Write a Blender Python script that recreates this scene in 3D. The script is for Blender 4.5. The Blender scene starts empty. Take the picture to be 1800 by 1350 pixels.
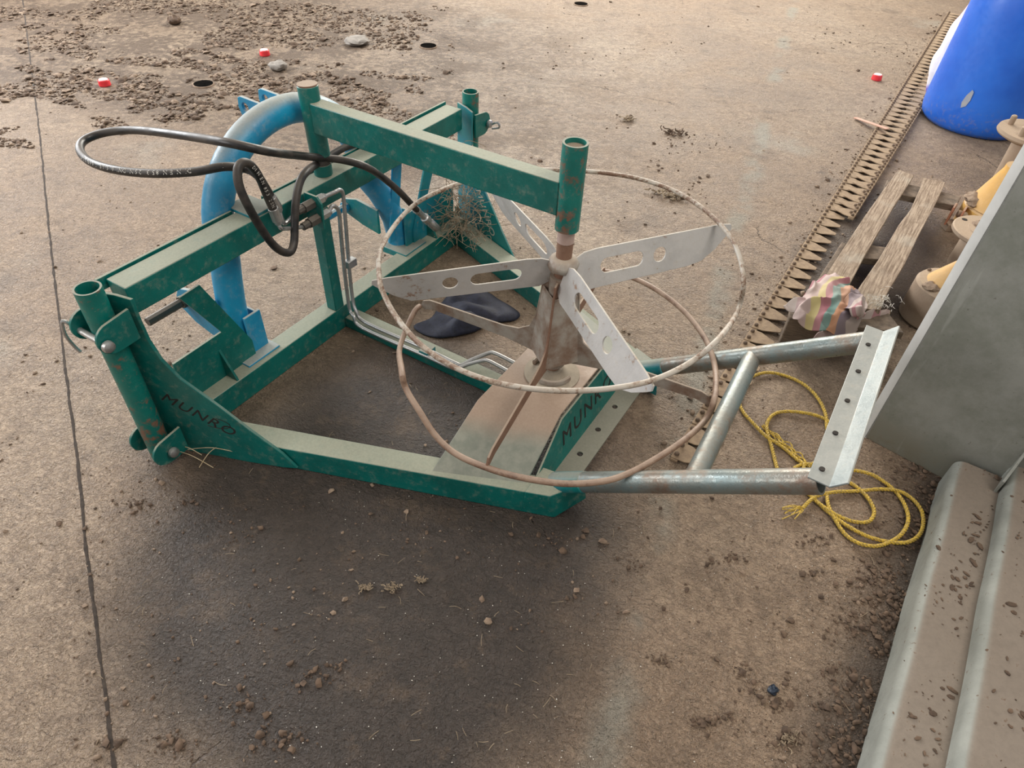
import bpy, bmesh, math, random
import numpy as np
from mathutils import Vector, Matrix, noise
random.seed(7)
C = bpy.context.scene
col = C.collection
# ---------------------------------------------------------------- camera
FPX, CX, CY, H = 1186.65, 900.0, 675.0, 1.55
down = Vector(((833.8-CX)/FPX, -(1939.8-CY)/FPX, -1)).normalized()
up = -down
yv = (Vector((0, 0, -1)) - up*Vector((0, 0, -1)).dot(up)).normalized()
xv = yv.cross(up)
ROT = Matrix((xv, yv, up))            # world = ROT @ camera
cam = bpy.data.cameras.new('camera'); cam_o = bpy.data.objects.new('camera', cam); col.objects.link(cam_o)
cam.sensor_fit = 'HORIZONTAL'; cam.sensor_width = 36; cam.lens = FPX/1800*36; cam.clip_start = .02
cam_o.matrix_world = Matrix.Translation((0, 0, H)) @ ROT.to_4x4()
C.camera = cam_o
# ---------------------------------------------------------------- world, lights, exposure
W = bpy.data.worlds.new('world'); C.world = W; W.use_nodes = True
wn = W.node_tree.nodes
wn['Background'].inputs[0].default_value = (1.0, .965, .92, 1); wn['Background'].inputs[1].default_value = .40
C.view_settings.view_transform = 'Standard'; C.view_settings.look = 'None'
C.view_settings.gamma = 1; C.view_settings.use_curve_mapping = False; C.view_settings.exposure = 0.30
def area(name, loc, tgt, sx, sy, power, color):
    l = bpy.data.lights.new(name, 'AREA'); l.shape = 'RECTANGLE'; l.size = sx; l.size_y = sy; l.energy = power; l.color = color
    o = bpy.data.objects.new(name, l); col.objects.link(o); o.location = loc
    o.rotation_euler = (Vector(tgt)-Vector(loc)).to_track_quat('-Z', 'Y').to_euler()
    return o
area('daylight_far_opening', (.8, 9.5, 3.4), (.3, 2.0, 0), 6.0, 3.2, 640, (1.0, .95, .86))
area('daylight_left_opening', (-5.2, 4.6, 2.4), (.4, 2.0, 0), 3.0, 2.4, 300, (.96, .98, 1.0))
area('added_fill_near_left', (-3.6, .4, 1.9), (-.9, .8, 0), 1.6, 1.4, 34, (1.0, .94, .90))  # added fill lamp, brightens the near left floor
area('overhead_right_light', (2.2, .4, 4.4), (1.4, 1.2, 0), 2.0, 2.0, 90, (1.0, .93, .84))  # area light high above the right side

# ---------------------------------------------------------------- helpers
def ray(x, y): return ROT @ Vector(((x-CX)/FPX, -(y-CY)/FPX, -1))
def at(x, y, z=0.0):
    r = ray(x, y); t = (z-H)/r.z
    return Vector((r.x*t, r.y*t, z))
ANG = math.radians(-29.95); MO = Vector((-.5977, 1.9405, 0))
U = Vector((math.cos(ANG), math.sin(ANG), 0)); V = Vector((-U.y, U.x, 0))
def toM(p): q = p-MO; return Vector((q.dot(U), q.dot(V), p.z))
def mz(x, y, z): return toM(at(x, y, z))
def mpl(x, y, n, k):                  # pixel ray meets the machine-frame plane n.p = k
    r = ray(x, y); R3 = Vector((r.dot(U), r.dot(V), r.z)); q = toM(Vector((0, 0, H)))
    t = (k-Vector(n).dot(q))/Vector(n).dot(R3)
    return q+R3*t
def mx(x, y, X): return mpl(x, y, (1, 0, 0), X)
def my(x, y, Y): return mpl(x, y, (0, 1, 0), Y)

class MB:
    def __init__(s): s.v = []; s.f = []
    def add(s, vs, fs):
        n = len(s.v); s.v += [tuple(p) for p in vs]; s.f += [tuple(i+n for i in q) for q in fs]; return s
    def box(s, a, b, M=None):
        x0, y0, z0 = a; x1, y1, z1 = b
        vs = [Vector(p) for p in ((x0,y0,z0),(x1,y0,z0),(x1,y1,z0),(x0,y1,z0),(x0,y0,z1),(x1,y0,z1),(x1,y1,z1),(x0,y1,z1))]
        if M: vs = [M @ p for p in vs]
        return s.add(vs, [(0,3,2,1),(4,5,6,7),(0,1,5,4),(1,2,6,5),(2,3,7,6),(3,0,4,7)])
    def bar(s, p, q, w, h, upv=(0, 0, 1)):      # box section from p to q, w across, h along up
        p = Vector(p); q = Vector(q); d = (q-p); L = d.length; d.normalize(); upv = Vector(upv)
        side = d.cross(upv).normalized(); u2 = side.cross(d)
        M = Matrix((d, side, u2)).transposed().to_4x4(); M.translation = p
        return s.box((0, -w/2, -h/2), (L, w/2, h/2), M)
    def tube(s, pts, r, n=12, closed=False, cap=True, sy=1.0, tw=0.0, upv=None):
        P = [Vector(p) for p in pts]; m = len(P)
        R = r if isinstance(r, (list, tuple)) else [r]*m
        T = []
        for i in range(m):
            a = P[(i-1) % m] if (closed or i > 0) else P[i]; b = P[(i+1) % m] if (closed or i < m-1) else P[i]
            T.append((b-a).normalized())
        ref = Vector(upv) if upv else (Vector((0, 0, 1)) if abs(T[0].z) < .9 else Vector((1, 0, 0)))
        N = (ref-T[0]*ref.dot(T[0])).normalized(); vs = []
        for i in range(m):
            if upv: N = (Vector(upv)-T[i]*Vector(upv).dot(T[i])).normalized()
            else: N = (N-T[i]*N.dot(T[i])).normalized()
            B = T[i].cross(N)
            for k in range(n):
                a = 2*math.pi*k/n+tw*i
                vs.append(P[i]+N*math.cos(a)*R[i]*sy+B*math.sin(a)*R[i])
        fs = []
        for i in range(m if closed else m-1):
            j = (i+1) % m
            for k in range(n): fs.append((i*n+k, i*n+(k+1) % n, j*n+(k+1) % n, j*n+k))
        if cap and not closed:
            fs.append(tuple(reversed(range(n)))); fs.append(tuple(range((m-1)*n, m*n)))
        return s.add(vs, fs)
    def pipe(s, p, q, ro, ri, n=28):            # open-ended hollow pipe
        p = Vector(p); q = Vector(q); d = (q-p).normalized()
        a = Vector((1, 0, 0)) if abs(d.x) < .8 else Vector((0, 1, 0)); a = (a-d*a.dot(d)).normalized(); b = d.cross(a); vs = []
        for c, r in ((p, ro), (q, ro), (q, ri), (p, ri)):
            for k in range(n):
                t = 2*math.pi*k/n; vs.append(c+a*math.cos(t)*r+b*math.sin(t)*r)
        fs = [(i*n+k, i*n+(k+1) % n, ((i+1) % 4)*n+(k+1) % n, ((i+1) % 4)*n+k) for i in range(4) for k in range(n)]
        return s.add(vs, fs)
    def lathe(s, prof, n=32, M=None, wob=0):
        vs = []
        for r, z in prof:
            for k in range(n):
                t = 2*math.pi*k/n; p = Vector((r*math.cos(t), r*math.sin(t), z)); vs.append(M @ p if M else p)
        fs = [(i*n+k, i*n+(k+1) % n, (i+1)*n+(k+1) % n, (i+1)*n+k) for i in range(len(prof)-1) for k in range(n)]
        if prof[0][0] > 1e-5: fs.append(tuple(reversed(range(n))))
        if prof[-1][0] > 1e-5: fs.append(tuple(range((len(prof)-1)*n, len(prof)*n)))
        return s.add(vs, fs)
    def plate(s, outer, holes, th, fn):         # flat plate from a 2D outline with holes; fn(a, b, t) -> point
        bm = bmesh.new(); E = []
        for loop in [outer]+list(holes):
            vv = [bm.verts.new((a, b, 0)) for a, b in loop]
            E += [bm.edges.new((vv[i], vv[(i+1) % len(vv)])) for i in range(len(vv))]
        bmesh.ops.triangle_fill(bm, use_beauty=True, use_dissolve=False, edges=E)
        bm.verts.index_update(); base = [v.co.copy() for v in bm.verts]; n = len(base)
        tris = [tuple(v.index for v in f.verts) for f in bm.faces]
        be = [tuple(v.index for v in e.verts) for e in bm.edges if len(e.link_faces) == 1]
        bm.free()
        vs = [fn(p.x, p.y, -th/2) for p in base]+[fn(p.x, p.y, th/2) for p in base]
        fs = [tuple(reversed(t)) for t in tris]+[tuple(i+n for i in t) for t in tris]+[(a, b, b+n, a+n) for a, b in be]
        return s.add(vs, fs)
    def build(s, name, mat, parent=None, bevel=0, sharp=38, loc=None, subsurf=0):
        me = bpy.data.meshes.new(name); o = bpy.data.objects.new(name, me); col.objects.link(o)
        off = Vector(loc) if loc is not None else Vector((0, 0, 0))
        me.from_pydata([Vector(p)-off for p in s.v], [], s.f)
        bm = bmesh.new(); bm.from_mesh(me); bmesh.ops.recalc_face_normals(bm, faces=bm.faces)
        for f in bm.faces: f.smooth = True
        for e in bm.edges:
            if len(e.link_faces) == 2 and e.calc_face_angle(0) > math.radians(sharp): e.smooth = False
        bm.to_mesh(me); bm.free()
        if mat: me.materials.append(mat)
        if loc is not None: o.location = loc
        if parent: o.parent = parent
        if bevel:
            b = o.modifiers.new('bevel', 'BEVEL'); b.width = bevel; b.segments = 2; b.limit_method = 'ANGLE'; b.angle_limit = math.radians(40)
        if subsurf:
            b = o.modifiers.new('sub', 'SUBSURF'); b.levels = subsurf; b.render_levels = subsurf
        return o
def spline(pts, k=8, closed=False):
    P = [Vector(p) for p in pts]; m = len(P); out = []
    for i in range(m if closed else m-1):
        g = lambda j: P[j % m] if closed else P[min(max(j, 0), m-1)]
        a, b, c, d = g(i-1), g(i), g(i+1), g(i+2)
        for j in range(k):
            t = j/k
            out.append(.5*((2*b)+(c-a)*t+(2*a-5*b+4*c-d)*t*t+(3*b-a-3*c+d)*t**3))
    if not closed: out.append(P[-1])
    return out
def empty(name, loc, rz, label, cat, group=None):
    o = bpy.data.objects.new(name, None); col.objects.link(o); o.location = loc; o.rotation_euler = (0, 0, rz); o.empty_display_size = .1
    return tag(o, label, cat, group)
def tag(o, label, cat, group=None, kind=None):
    o['label'] = label; o['category'] = cat
    if group: o['group'] = group
    if kind: o['kind'] = kind
    return o
def circ(cx, cy, r, n=20, ry=None): return [(cx+r*math.cos(2*math.pi*k/n), cy+(ry or r)*math.sin(2*math.pi*k/n)) for k in range(n)]

# ---------------------------------------------------------------- materials
class NT:
    def __init__(s, name):
        s.m = bpy.data.materials.new(name); s.m.use_nodes = True; s.t = s.m.node_tree; s.n = s.t.nodes
        s.b = s.n['Principled BSDF']
        s.geo = s.n.new('ShaderNodeNewGeometry'); s.pos = s.geo.outputs['Position']
    def lk(s, a, b): s.t.links.new(a, b)
    def setv(s, sock, v):
        if isinstance(v, bpy.types.NodeSocket): s.lk(v, sock)
        else:
            if isinstance(v, (tuple, list)) and len(v) == 3 and sock.type == 'RGBA': v = (*v, 1)
            sock.default_value = v
    def noise(s, scale, detail=4, rough=.6, vec=None, dist=0, out='Fac', sc3=None):
        vec = vec or s.pos
        if sc3: vec = s.mapping(vec, sc3)
        n = s.n.new('ShaderNodeTexNoise'); n.inputs['Scale'].default_value = scale; n.inputs['Detail'].default_value = detail
        n.inputs['Roughness'].default_value = rough; n.inputs['Distortion'].default_value = dist; s.lk(vec, n.inputs['Vector'])
        return n.outputs[out]
    def voro(s, scale, vec=None, feature='F1', out='Distance', rnd=1):
        n = s.n.new('ShaderNodeTexVoronoi'); n.feature = feature; n.inputs['Scale'].default_value = scale; s.lk(vec or s.pos, n.inputs['Vector'])
        n.inputs['Randomness'].default_value = rnd
        return n.outputs[out]
    def mapping(s, vec, sc=(1, 1, 1), loc=(0, 0, 0), rot=(0, 0, 0)):
        n = s.n.new('ShaderNodeMapping'); s.lk(vec, n.inputs[0]); n.inputs['Scale'].default_value = sc
        n.inputs['Location'].default_value = loc; n.inputs['Rotation'].default_value = rot; return n.outputs[0]
    def ramp(s, v, a, b, lo=0., hi=1., smooth=True):
        n = s.n.new('ShaderNodeMapRange'); n.interpolation_type = 'SMOOTHSTEP' if smooth else 'LINEAR'
        s.setv(n.inputs[0], v); s.setv(n.inputs[1], a); s.setv(n.inputs[2], b); n.inputs[3].default_value = lo; n.inputs[4].default_value = hi
        return n.outputs[0]
    def mth(s, op, a, b=0., c=0.):
        n = s.n.new('ShaderNodeMath'); n.operation = op; s.setv(n.inputs[0], a); s.setv(n.inputs[1], b); s.setv(n.inputs[2], c); return n.outputs[0]
    def mix(s, f, a, b, mode='MIX'):
        n = s.n.new('ShaderNodeMix'); n.data_type = 'RGBA'; n.blend_type = mode
        s.setv(n.inputs[0], f); s.setv(n.inputs[6], a); s.setv(n.inputs[7], b); return n.outputs[2]
    def xyz(s, v):
        n = s.n.new('ShaderNodeSeparateXYZ'); s.lk(v, n.inputs[0]); return n.outputs
    def bump(s, h, strength=.5, dist=.01, prev=None):
        n = s.n.new('ShaderNodeBump'); n.inputs['Strength'].default_value = strength; n.inputs['Distance'].default_value = dist
        s.lk(h, n.inputs['Height'])
        if prev: s.lk(prev, n.inputs['Normal'])
        return n.outputs[0]
    def out(s, col_, rough, metal=0., normal=None, spec=None):
        s.setv(s.b.inputs['Base Color'], col_); s.setv(s.b.inputs['Roughness'], rough); s.setv(s.b.inputs['Metallic'], metal)
        if normal: s.lk(normal, s.b.inputs['Normal'])
        if spec is not None: s.b.inputs['Specular IOR Level'].default_value = spec
        return s.m
def metal_mat(name, base, base2, rust=(.16, .07, .035), rust_a=.62, rust_b=.72, dust=(.36, .31, .24), dustmin=.55, dustmax=.9,
              dustamt=.85, rough=.38, metal=0., bumpd=.0015, scale=1.0, speck=True):
    s = NT(name)
    n1 = s.noise(6*scale, 5, .65); n2 = s.noise(38*scale, 5, .7); n3 = s.noise(150*scale, 3, .6)
    c = s.mix(s.ramp(n1, .35, .65), base, base2)
    rm = s.ramp(s.mth('ADD', s.mth('MULTIPLY', n1, .5), s.mth('MULTIPLY', n2, .5)), rust_a, rust_b)
    c = s.mix(rm, c, rust)
    nz = s.xyz(s.geo.outputs['Normal'])[2]
    dm = s.mth('MULTIPLY', s.ramp(nz, dustmin, dustmax), s.mth('MULTIPLY', s.ramp(n2, .15, .5, .72, 1.), dustamt))
    c = s.mix(dm, c, s.mix(n3, tuple(x*.8 for x in dust), tuple(min(1, x*1.2) for x in dust)))
    if speck:
        sp = s.ramp(s.noise(260*scale, 2, .5), .72, .78)
        c = s.mix(s.mth('MULTIPLY', sp, .6), c, (.5, .45, .36))
    # a thin film of dirt everywhere
    c = s.mix(s.ramp(n2, .5, .8, 0, .35), c, dust)
    r = s.mth('MAXIMUM', s.mth('MULTIPLY', dm, .9), s.ramp(n2, .3, .7, rough-.08, rough+.15))
    b = s.bump(s.mth('ADD', n2, s.mth('MULTIPLY', n3, .6)), .5, bumpd)
    mt = s.mth('MULTIPLY', s.mth('SUBTRACT', 1., dm), metal)
    return s.out(c, r, mt, b)
GREEN = metal_mat('green_paint', (.001, .155, .135), (.002, .115, .10), dust=(.34, .33, .25))
GREENR = metal_mat('green_paint_rusty', (.004, .18, .15), (.006, .135, .115), rust_a=.52, rust_b=.60, rust=(.17, .08, .05), dust=(.30, .28, .22))
BLUE = metal_mat('blue_paint', (.012, .29, .50), (.015, .23, .42), rust_a=.66, rust_b=.75, rust=(.35, .3, .24), dust=(.42, .38, .30), dustmin=.45, dustmax=1.0, dustamt=.8)
BLUEGREEN = metal_mat('blue_green_paint', (.004, .20, .19), (.008, .17, .23), dust=(.33, .30, .24))
WHITE = metal_mat('white_paint', (.56, .545, .53), (.47, .46, .45), rust_a=.56, rust_b=.66, rust=(.25, .13, .075), dust=(.46, .40, .30), dustamt=.6, rough=.4, scale=1.5)
RING = metal_mat('rusty_white_rod', (.50, .46, .40), (.34, .26, .19), rust_a=.5, rust_b=.56, rust=(.17, .09, .055), dust=(.46, .38, .30), dustamt=.25, scale=2.5, rough=.5)
RODB = metal_mat('brown_rusty_rod', (.36, .25, .18), (.25, .155, .105), rust_a=.52, rust_b=.62, rust=(.15, .08, .055), dust=(.42, .33, .26), dustamt=.35, scale=2.5, rough=.5)
RUST = metal_mat('brown_rust', (.26, .15, .10), (.19, .10, .065), rust_a=.55, rust_b=.7, rust=(.13, .065, .04), dust=(.36, .28, .21), rough=.6, scale=2)
LEGM = metal_mat('rusty_white_plate', (.36, .33, .29), (.22, .15, .11), rust_a=.54, rust_b=.66, rust=(.16, .085, .055), dust=(.38, .31, .24), rough=.5, scale=2)
GALV = metal_mat('dull_blue_grey_pipe', (.21, .28, .29), (.24, .23, .20), rust_a=.50, rust_b=.64, rust=(.20, .135, .10), dust=(.38, .34, .28), dustmin=.5, dustmax=1.2, dustamt=.5, rough=.33, metal=.45)
ANGLEM = metal_mat('pale_angle_iron', (.38, .42, .42), (.30, .35, .36), rust_a=.62, rust_b=.72, dust=(.40, .35, .28), dustamt=.4, rough=.36, metal=.3)
STEEL = metal_mat('zinc_steel', (.55, .56, .57), (.42, .42, .42), rust_a=.62, rust_b=.8, rust=(.25, .2, .15), dust=(.40, .37, .32), dustamt=.4, rough=.3, metal=.8)
DARKM = metal_mat('dark_dirty_steel', (.07, .065, .06), (.10, .09, .08), dust=(.24, .2, .16), dustamt=.5, rough=.45, metal=.4)
INK = metal_mat('dark_cut_letter', (.012, .012, .012), (.02, .015, .012), dust=(.05, .04, .03), dustamt=.2, rough=.9, speck=False)
PALE = metal_mat('pale_cut_letter', (.55, .5, .42), (.45, .4, .33), dustamt=.2, rough=.9, speck=False)
COVER = NT('dusty_cover')
def _cover(s):
    n1 = s.noise(2.2, 4, .6); n2 = s.noise(30, 5, .7); n3 = s.noise(160, 3, .6)
    c = s.mix(s.ramp(n2, .35, .7), (.20, .215, .175), (.27, .275, .225))
    nz = s.xyz(s.geo.outputs['Normal'])[2]
    pz = s.xyz(s.pos)[2]
    f = s.ramp(s.mth('ADD', pz, s.mth('MULTIPLY', n1, .05)), .145, .18)
    c = s.mix(f, c, s.mix(n3, (.30, .21, .155), (.42, .32, .24)))
    g = s.ramp(nz, .3, .6, 1, 0)
    c = s.mix(s.mth('MULTIPLY', g, s.ramp(n2, .3, .6, 1, .75)), c, (.006, .12, .10))
    return s.out(c, s.ramp(n2, .3, .7, .42, .62), 0, s.bump(s.mth('ADD', n2, n3), .35, .001))
COVER = _cover(COVER)
def rubber(name, c0, c1):
    s = NT(name); n = s.noise(14, 4, .6); n2 = s.noise(120, 3, .6)
    c = s.mix(s.ramp(n, .42, .7), c0, c1); nz = s.xyz(s.geo.outputs['Normal'])[2]
    c = s.mix(s.mth('MULTIPLY', s.ramp(nz, .5, 1.), .35), c, (.25, .21, .17))
    return s.out(c, s.ramp(n, .3, .7, .35, .6), 0, s.bump(n2, .3, .001))
RUBBER = rubber('black_rubber_hose', (.012, .012, .013), (.055, .045, .038))
def floor_mat():
    s = NT('dusty_concrete'); X, Y, Z = s.xyz(s.pos)
    big = s.noise(.55, 5, .6); mid = s.noise(2.6, 6, .65); fine = s.noise(22, 6, .7); grit = s.noise(170, 4, .7)
    wv = s.mapping(s.pos, (1, 1, 1), rot=(0, 0, .5))
    wrk = s.noise(54, 4, .6, vec=s.mapping(wv, (1., 1.6, 1)), dist=1.2)
    wrk2 = s.noise(120, 3, .65, vec=wv, dist=.8)
    c = s.mix(s.ramp(mid, .3, .7), (.335, .230, .150), (.475, .340, .232))
    c = s.mix(s.ramp(big, .42, .66), c, (.54, .405, .285))
    c = s.mix(s.ramp(fine, .38, .68, .0, .6), c, (.22, .152, .102))
    c = s.mix(s.ramp(wrk, .38, .60, .42, 0), c, (.17, .113, .072))
    c = s.mix(s.ramp(wrk2, .50, .68, 0, .3), c, (.56, .44, .32))
    c = s.mix(s.ramp(s.noise(1.1, 4, .6, vec=s.mapping(s.pos, loc=(7, 3, 0))), .60, .74, 0, .5), c, (.42, .385, .32))
    a = Vector((.29, .70, 0)); b = Vector((2.14, 6.19, 0)); d = (b-a).normalized(); nn = Vector((d.y, -d.x, 0))
    dist = s.mth('ABSOLUTE', s.mth('ADD', s.mth('ADD', s.mth('MULTIPLY', X, nn.x), s.mth('MULTIPLY', Y, nn.y)), s.mth('ADD', s.mth('MULTIPLY', mid, .16), -nn.dot(a)-.08)))
    c = s.mix(s.mth('MULTIPLY', s.ramp(dist, .07, .01, 0, .75), s.ramp(s.noise(1.9, 4, .6), .46, .58)), c, (.345, .325, .265))
    # shade under and beside the machine, painted into the floor colour
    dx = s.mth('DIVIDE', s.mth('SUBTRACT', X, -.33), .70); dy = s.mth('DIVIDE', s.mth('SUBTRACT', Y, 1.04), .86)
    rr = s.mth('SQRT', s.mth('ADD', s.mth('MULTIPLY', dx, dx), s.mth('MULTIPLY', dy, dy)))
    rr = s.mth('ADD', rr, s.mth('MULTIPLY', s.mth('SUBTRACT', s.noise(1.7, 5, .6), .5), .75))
    shade_mask = s.ramp(rr, .66, 1.14, 1, 0)
    c = s.mix(s.mth('MULTIPLY', shade_mask, .94), c, s.mix(s.ramp(fine, .3, .7), (.034, .026, .022), (.066, .049, .040)))
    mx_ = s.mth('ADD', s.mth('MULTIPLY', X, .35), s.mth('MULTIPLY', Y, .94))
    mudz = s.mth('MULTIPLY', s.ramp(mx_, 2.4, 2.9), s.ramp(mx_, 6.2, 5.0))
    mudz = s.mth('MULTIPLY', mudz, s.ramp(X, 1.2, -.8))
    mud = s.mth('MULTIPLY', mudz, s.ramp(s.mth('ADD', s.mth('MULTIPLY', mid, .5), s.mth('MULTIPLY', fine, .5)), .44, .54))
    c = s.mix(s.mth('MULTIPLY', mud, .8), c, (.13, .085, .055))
    c = s.mix(s.ramp(s.noise(3.2, 6, .75, vec=s.mapping(s.pos, loc=(3, 9, 0))), .52, .68, 0, .6), c, (.17, .115, .075))
    c = s.mix(s.ramp(s.noise(11, 6, .8, vec=s.mapping(s.pos, loc=(1, 2, 0))), .55, .66, 0, .55), c, (.14, .095, .062))
    # damp earth gathered along the rails and the column
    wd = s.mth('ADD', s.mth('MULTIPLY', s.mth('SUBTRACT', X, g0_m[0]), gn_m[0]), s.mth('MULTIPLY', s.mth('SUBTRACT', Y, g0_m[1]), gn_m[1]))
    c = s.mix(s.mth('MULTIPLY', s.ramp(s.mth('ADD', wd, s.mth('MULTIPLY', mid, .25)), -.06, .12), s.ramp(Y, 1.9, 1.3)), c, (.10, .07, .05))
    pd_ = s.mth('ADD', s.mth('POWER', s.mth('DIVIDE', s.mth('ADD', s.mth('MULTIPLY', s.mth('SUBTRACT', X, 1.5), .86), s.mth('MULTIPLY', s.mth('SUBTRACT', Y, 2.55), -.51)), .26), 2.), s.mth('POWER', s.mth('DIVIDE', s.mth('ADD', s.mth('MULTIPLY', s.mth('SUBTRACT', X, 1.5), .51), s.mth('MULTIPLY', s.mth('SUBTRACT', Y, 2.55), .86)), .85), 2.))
    c = s.mix(s.mth('MULTIPLY', s.ramp(s.mth('ADD', pd_, mid), 1.9, 1.1), .8), c, (.085, .06, .042))  # dark soil around the pallet, with the shade beneath it painted in
    # few hairline cracks
    ck = s.voro(.75, vec=s.mix(.16, s.pos, s.noise(3, 5, .7, out='Color')), feature='DISTANCE_TO_EDGE')
    ckm = s.mth('MULTIPLY', s.ramp(ck, .0028, .0006), s.ramp(s.noise(1.3, 3), .56, .64))
    c = s.mix(s.mth('MULTIPLY', ckm, .7), c, (.09, .06, .045))
    c = s.mix(s.ramp(s.voro(34), .06, .035, 0, .55), c, s.mix(s.noise(20), (.12, .08, .05), (.60, .52, .42)))
    h = s.mth('ADD', s.mth('MULTIPLY', wrk, 1.0), s.mth('ADD', s.mth('MULTIPLY', wrk2, .5), s.mth('MULTIPLY', grit, .25)))
    b = s.bump(h, 1.0, .02)
    b = s.bump(s.mth('ADD', s.mth('MULTIPLY', fine, s.ramp(mudz, 0, 1, .45, 1.6)), s.mth('MULTIPLY', ckm, -.5)), .9, .022, prev=b)
    return s.out(c, s.ramp(mid, .3, .7, .42, .68), 0, b, spec=.5)
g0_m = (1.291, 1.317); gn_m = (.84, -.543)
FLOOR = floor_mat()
def simple(name, c0, c1, sc=20, rough=.8, bd=.002, sc3=None, metal=0, detail=5):
    s = NT(name); n = s.noise(sc, detail, .65, sc3=sc3)
    return s.out(s.mix(s.ramp(n, .3, .7), c0, c1), rough, metal, s.bump(n, .6, bd))
SOIL = simple('dry_soil_clod', (.17, .115, .08), (.31, .23, .165), 40, .95, .004)
SOILD = simple('dark_soil_clod', (.065, .043, .03), (.16, .105, .07), 40, .95, .004)
STRAW = simple('straw', (.40, .30, .18), (.55, .45, .30), 30, .8, .001)
STRAWD = simple('grey_straw', (.20, .15, .10), (.36, .28, .19), 30, .85, .001)
WOOL = simple('white_fluff', (.62, .58, .50), (.78, .74, .68), 60, .95, .004)
RUSTYBAR = simple('dusty_knife_steel', (.36, .26, .165), (.25, .175, .115), 50, .85, .002)
RUSTDARK = simple('dusty_rivet', (.12, .085, .06), (.2, .14, .1), 60, .9, .002)
NAVY = simple('navy_cloth', (.006, .007, .016), (.014, .016, .036), 60, .75, .002)
def panel_mat():
    s = NT('weathered_grey_steel'); n = s.noise(7, 7, .75); n2 = s.noise(60, 5, .7); sc_ = s.noise(30, 3, .6, vec=s.mapping(s.pos, (1, 1, .12), rot=(.3, .35, 0)))
    c = s.mix(s.ramp(n, .3, .7), (.19, .20, .17), (.28, .285, .26)); c = s.mix(s.ramp(sc_, .62, .72, 0, .35), c, (.40, .41, .38))
    c = s.mix(s.ramp(n2, .64, .72, 0, .8), c, (.09, .085, .065)); z = s.xyz(s.pos)[2]
    c = s.mix(s.mth('MULTIPLY', s.ramp(z, .16, .0), s.ramp(n, .4, .6, .3, .8)), c, (.16, .14, .09))
    return s.out(c, .6, 0, s.bump(n2, .4, .001))
PANEL = panel_mat()
STONE = simple('grey_stone', (.2, .18, .16), (.3, .27, .24), 30, .9, .004)
BLACKP = simple('hole_dark_paint', (.004, .004, .004), (.01, .009, .008), 30, 1., .001); BLACKP.node_tree.nodes['Principled BSDF'].inputs['Specular IOR Level'].default_value = 0
REDP = simple('red_plastic', (.75, .03, .04), (.8, .05, .06), 30, .35, .0005)
CAPW = simple('pale_cap_top', (.85, .55, .52), (.9, .7, .68), 30, .4, .0005)
PINKP = simple('faded_pink_stick', (.55, .27, .2), (.5, .36, .26), 12, .7, .001)
def wood():
    s = NT('weathered_wood'); v = s.mapping(s.pos, rot=(0, 0, -math.radians(58)))
    g = s.noise(9, 6, .75, vec=s.mapping(v, (.8, 16, 6))); n = s.noise(7, 4, .6)
    c = s.mix(s.ramp(g, .36, .62), (.17, .115, .075), (.44, .34, .25))
    c = s.mix(s.ramp(s.noise(26, 5, .7), .5, .66, 0, .6), c, (.20, .14, .09)); c = s.mix(s.ramp(n, .5, .75, 0, .5), c, (.44, .40, .33))
    return s.out(c, .85, 0, s.bump(g, .7, .004))
WOOD = wood()
def wood2():
    s = NT('dark_end_wood'); g = s.noise(9, 6, .7, vec=s.mapping(s.pos, (3, 3, 40)))
    return s.out(s.mix(s.ramp(g, .3, .7), (.10, .075, .055), (.24, .18, .13)), .85, 0, s.bump(g, .7, .004))
WOODD = wood2()
def barrel_mat():
    s = NT('blue_plastic'); n = s.noise(3, 4, .6); n2 = s.noise(40, 4, .6); z = s.xyz(s.pos)[2]
    c = s.mix(s.ramp(n, .3, .7), (.014, .115, .60), (.025, .17, .74))
    c = s.mix(s.mth('MULTIPLY', s.ramp(z, .22, .0), s.ramp(n2, .50, .66, 0, .45)), c, (.22, .2, .25))
    c = s.mix(s.ramp(s.noise(160, 2), .74, .78, 0, .6), c, (.4, .45, .6))
    return s.out(c, s.ramp(n2, .3, .7, .32, .48), 0, s.bump(n, .3, .01))
BARREL = barrel_mat()
def stripes(name, cols, sc, rot, ext=(1, 1, 1), dirt=.6):
    s = NT(name); v = s.mapping(s.pos, ext, rot=rot)
    n = s.noise(4, 3, .5)
    w = s.n.new('ShaderNodeTexWave'); w.wave_type = 'BANDS'; w.inputs['Scale'].default_value = sc; w.inputs['Distortion'].default_value = 11
    w.inputs['Detail'].default_value = 1; w.inputs['Detail Scale'].default_value = .8; w.wave_profile = 'SAW'; s.lk(v, w.inputs['Vector'])
    r = s.n.new('ShaderNodeValToRGB'); r.color_ramp.interpolation = 'CONSTANT'; e = r.color_ramp.elements
    while len(e) < len(cols): e.new(.5)
    for i, c in enumerate(cols): e[i].position = i/len(cols); e[i].color = (*c, 1)
    s.lk(w.outputs['Fac'], r.inputs[0])
    c = s.mix(s.ramp(n, .3, .7, .15 if dirt else 0, dirt), r.outputs[0], (.4, .33, .28))
    return s.out(c, .8, 0, s.bump(s.noise(150, 2), .3, .001))
CLOTH = stripes('multicolour_cloth', [(.55, .42, .40), (.50, .36, .35), (.58, .48, .14), (.33, .05, .10), (.03, .22, .20), (.55, .20, .06), (.10, .06, .14), (.50, .40, .38), (.36, .08, .14)], 2.3, (.3, .2, .7))
CLOTHP = stripes('faded_pink_cloth', [(.52, .42, .40), (.44, .27, .28), (.56, .48, .44), (.5, .35, .36)], 3.2, (.2, .5, 1.2))
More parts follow.
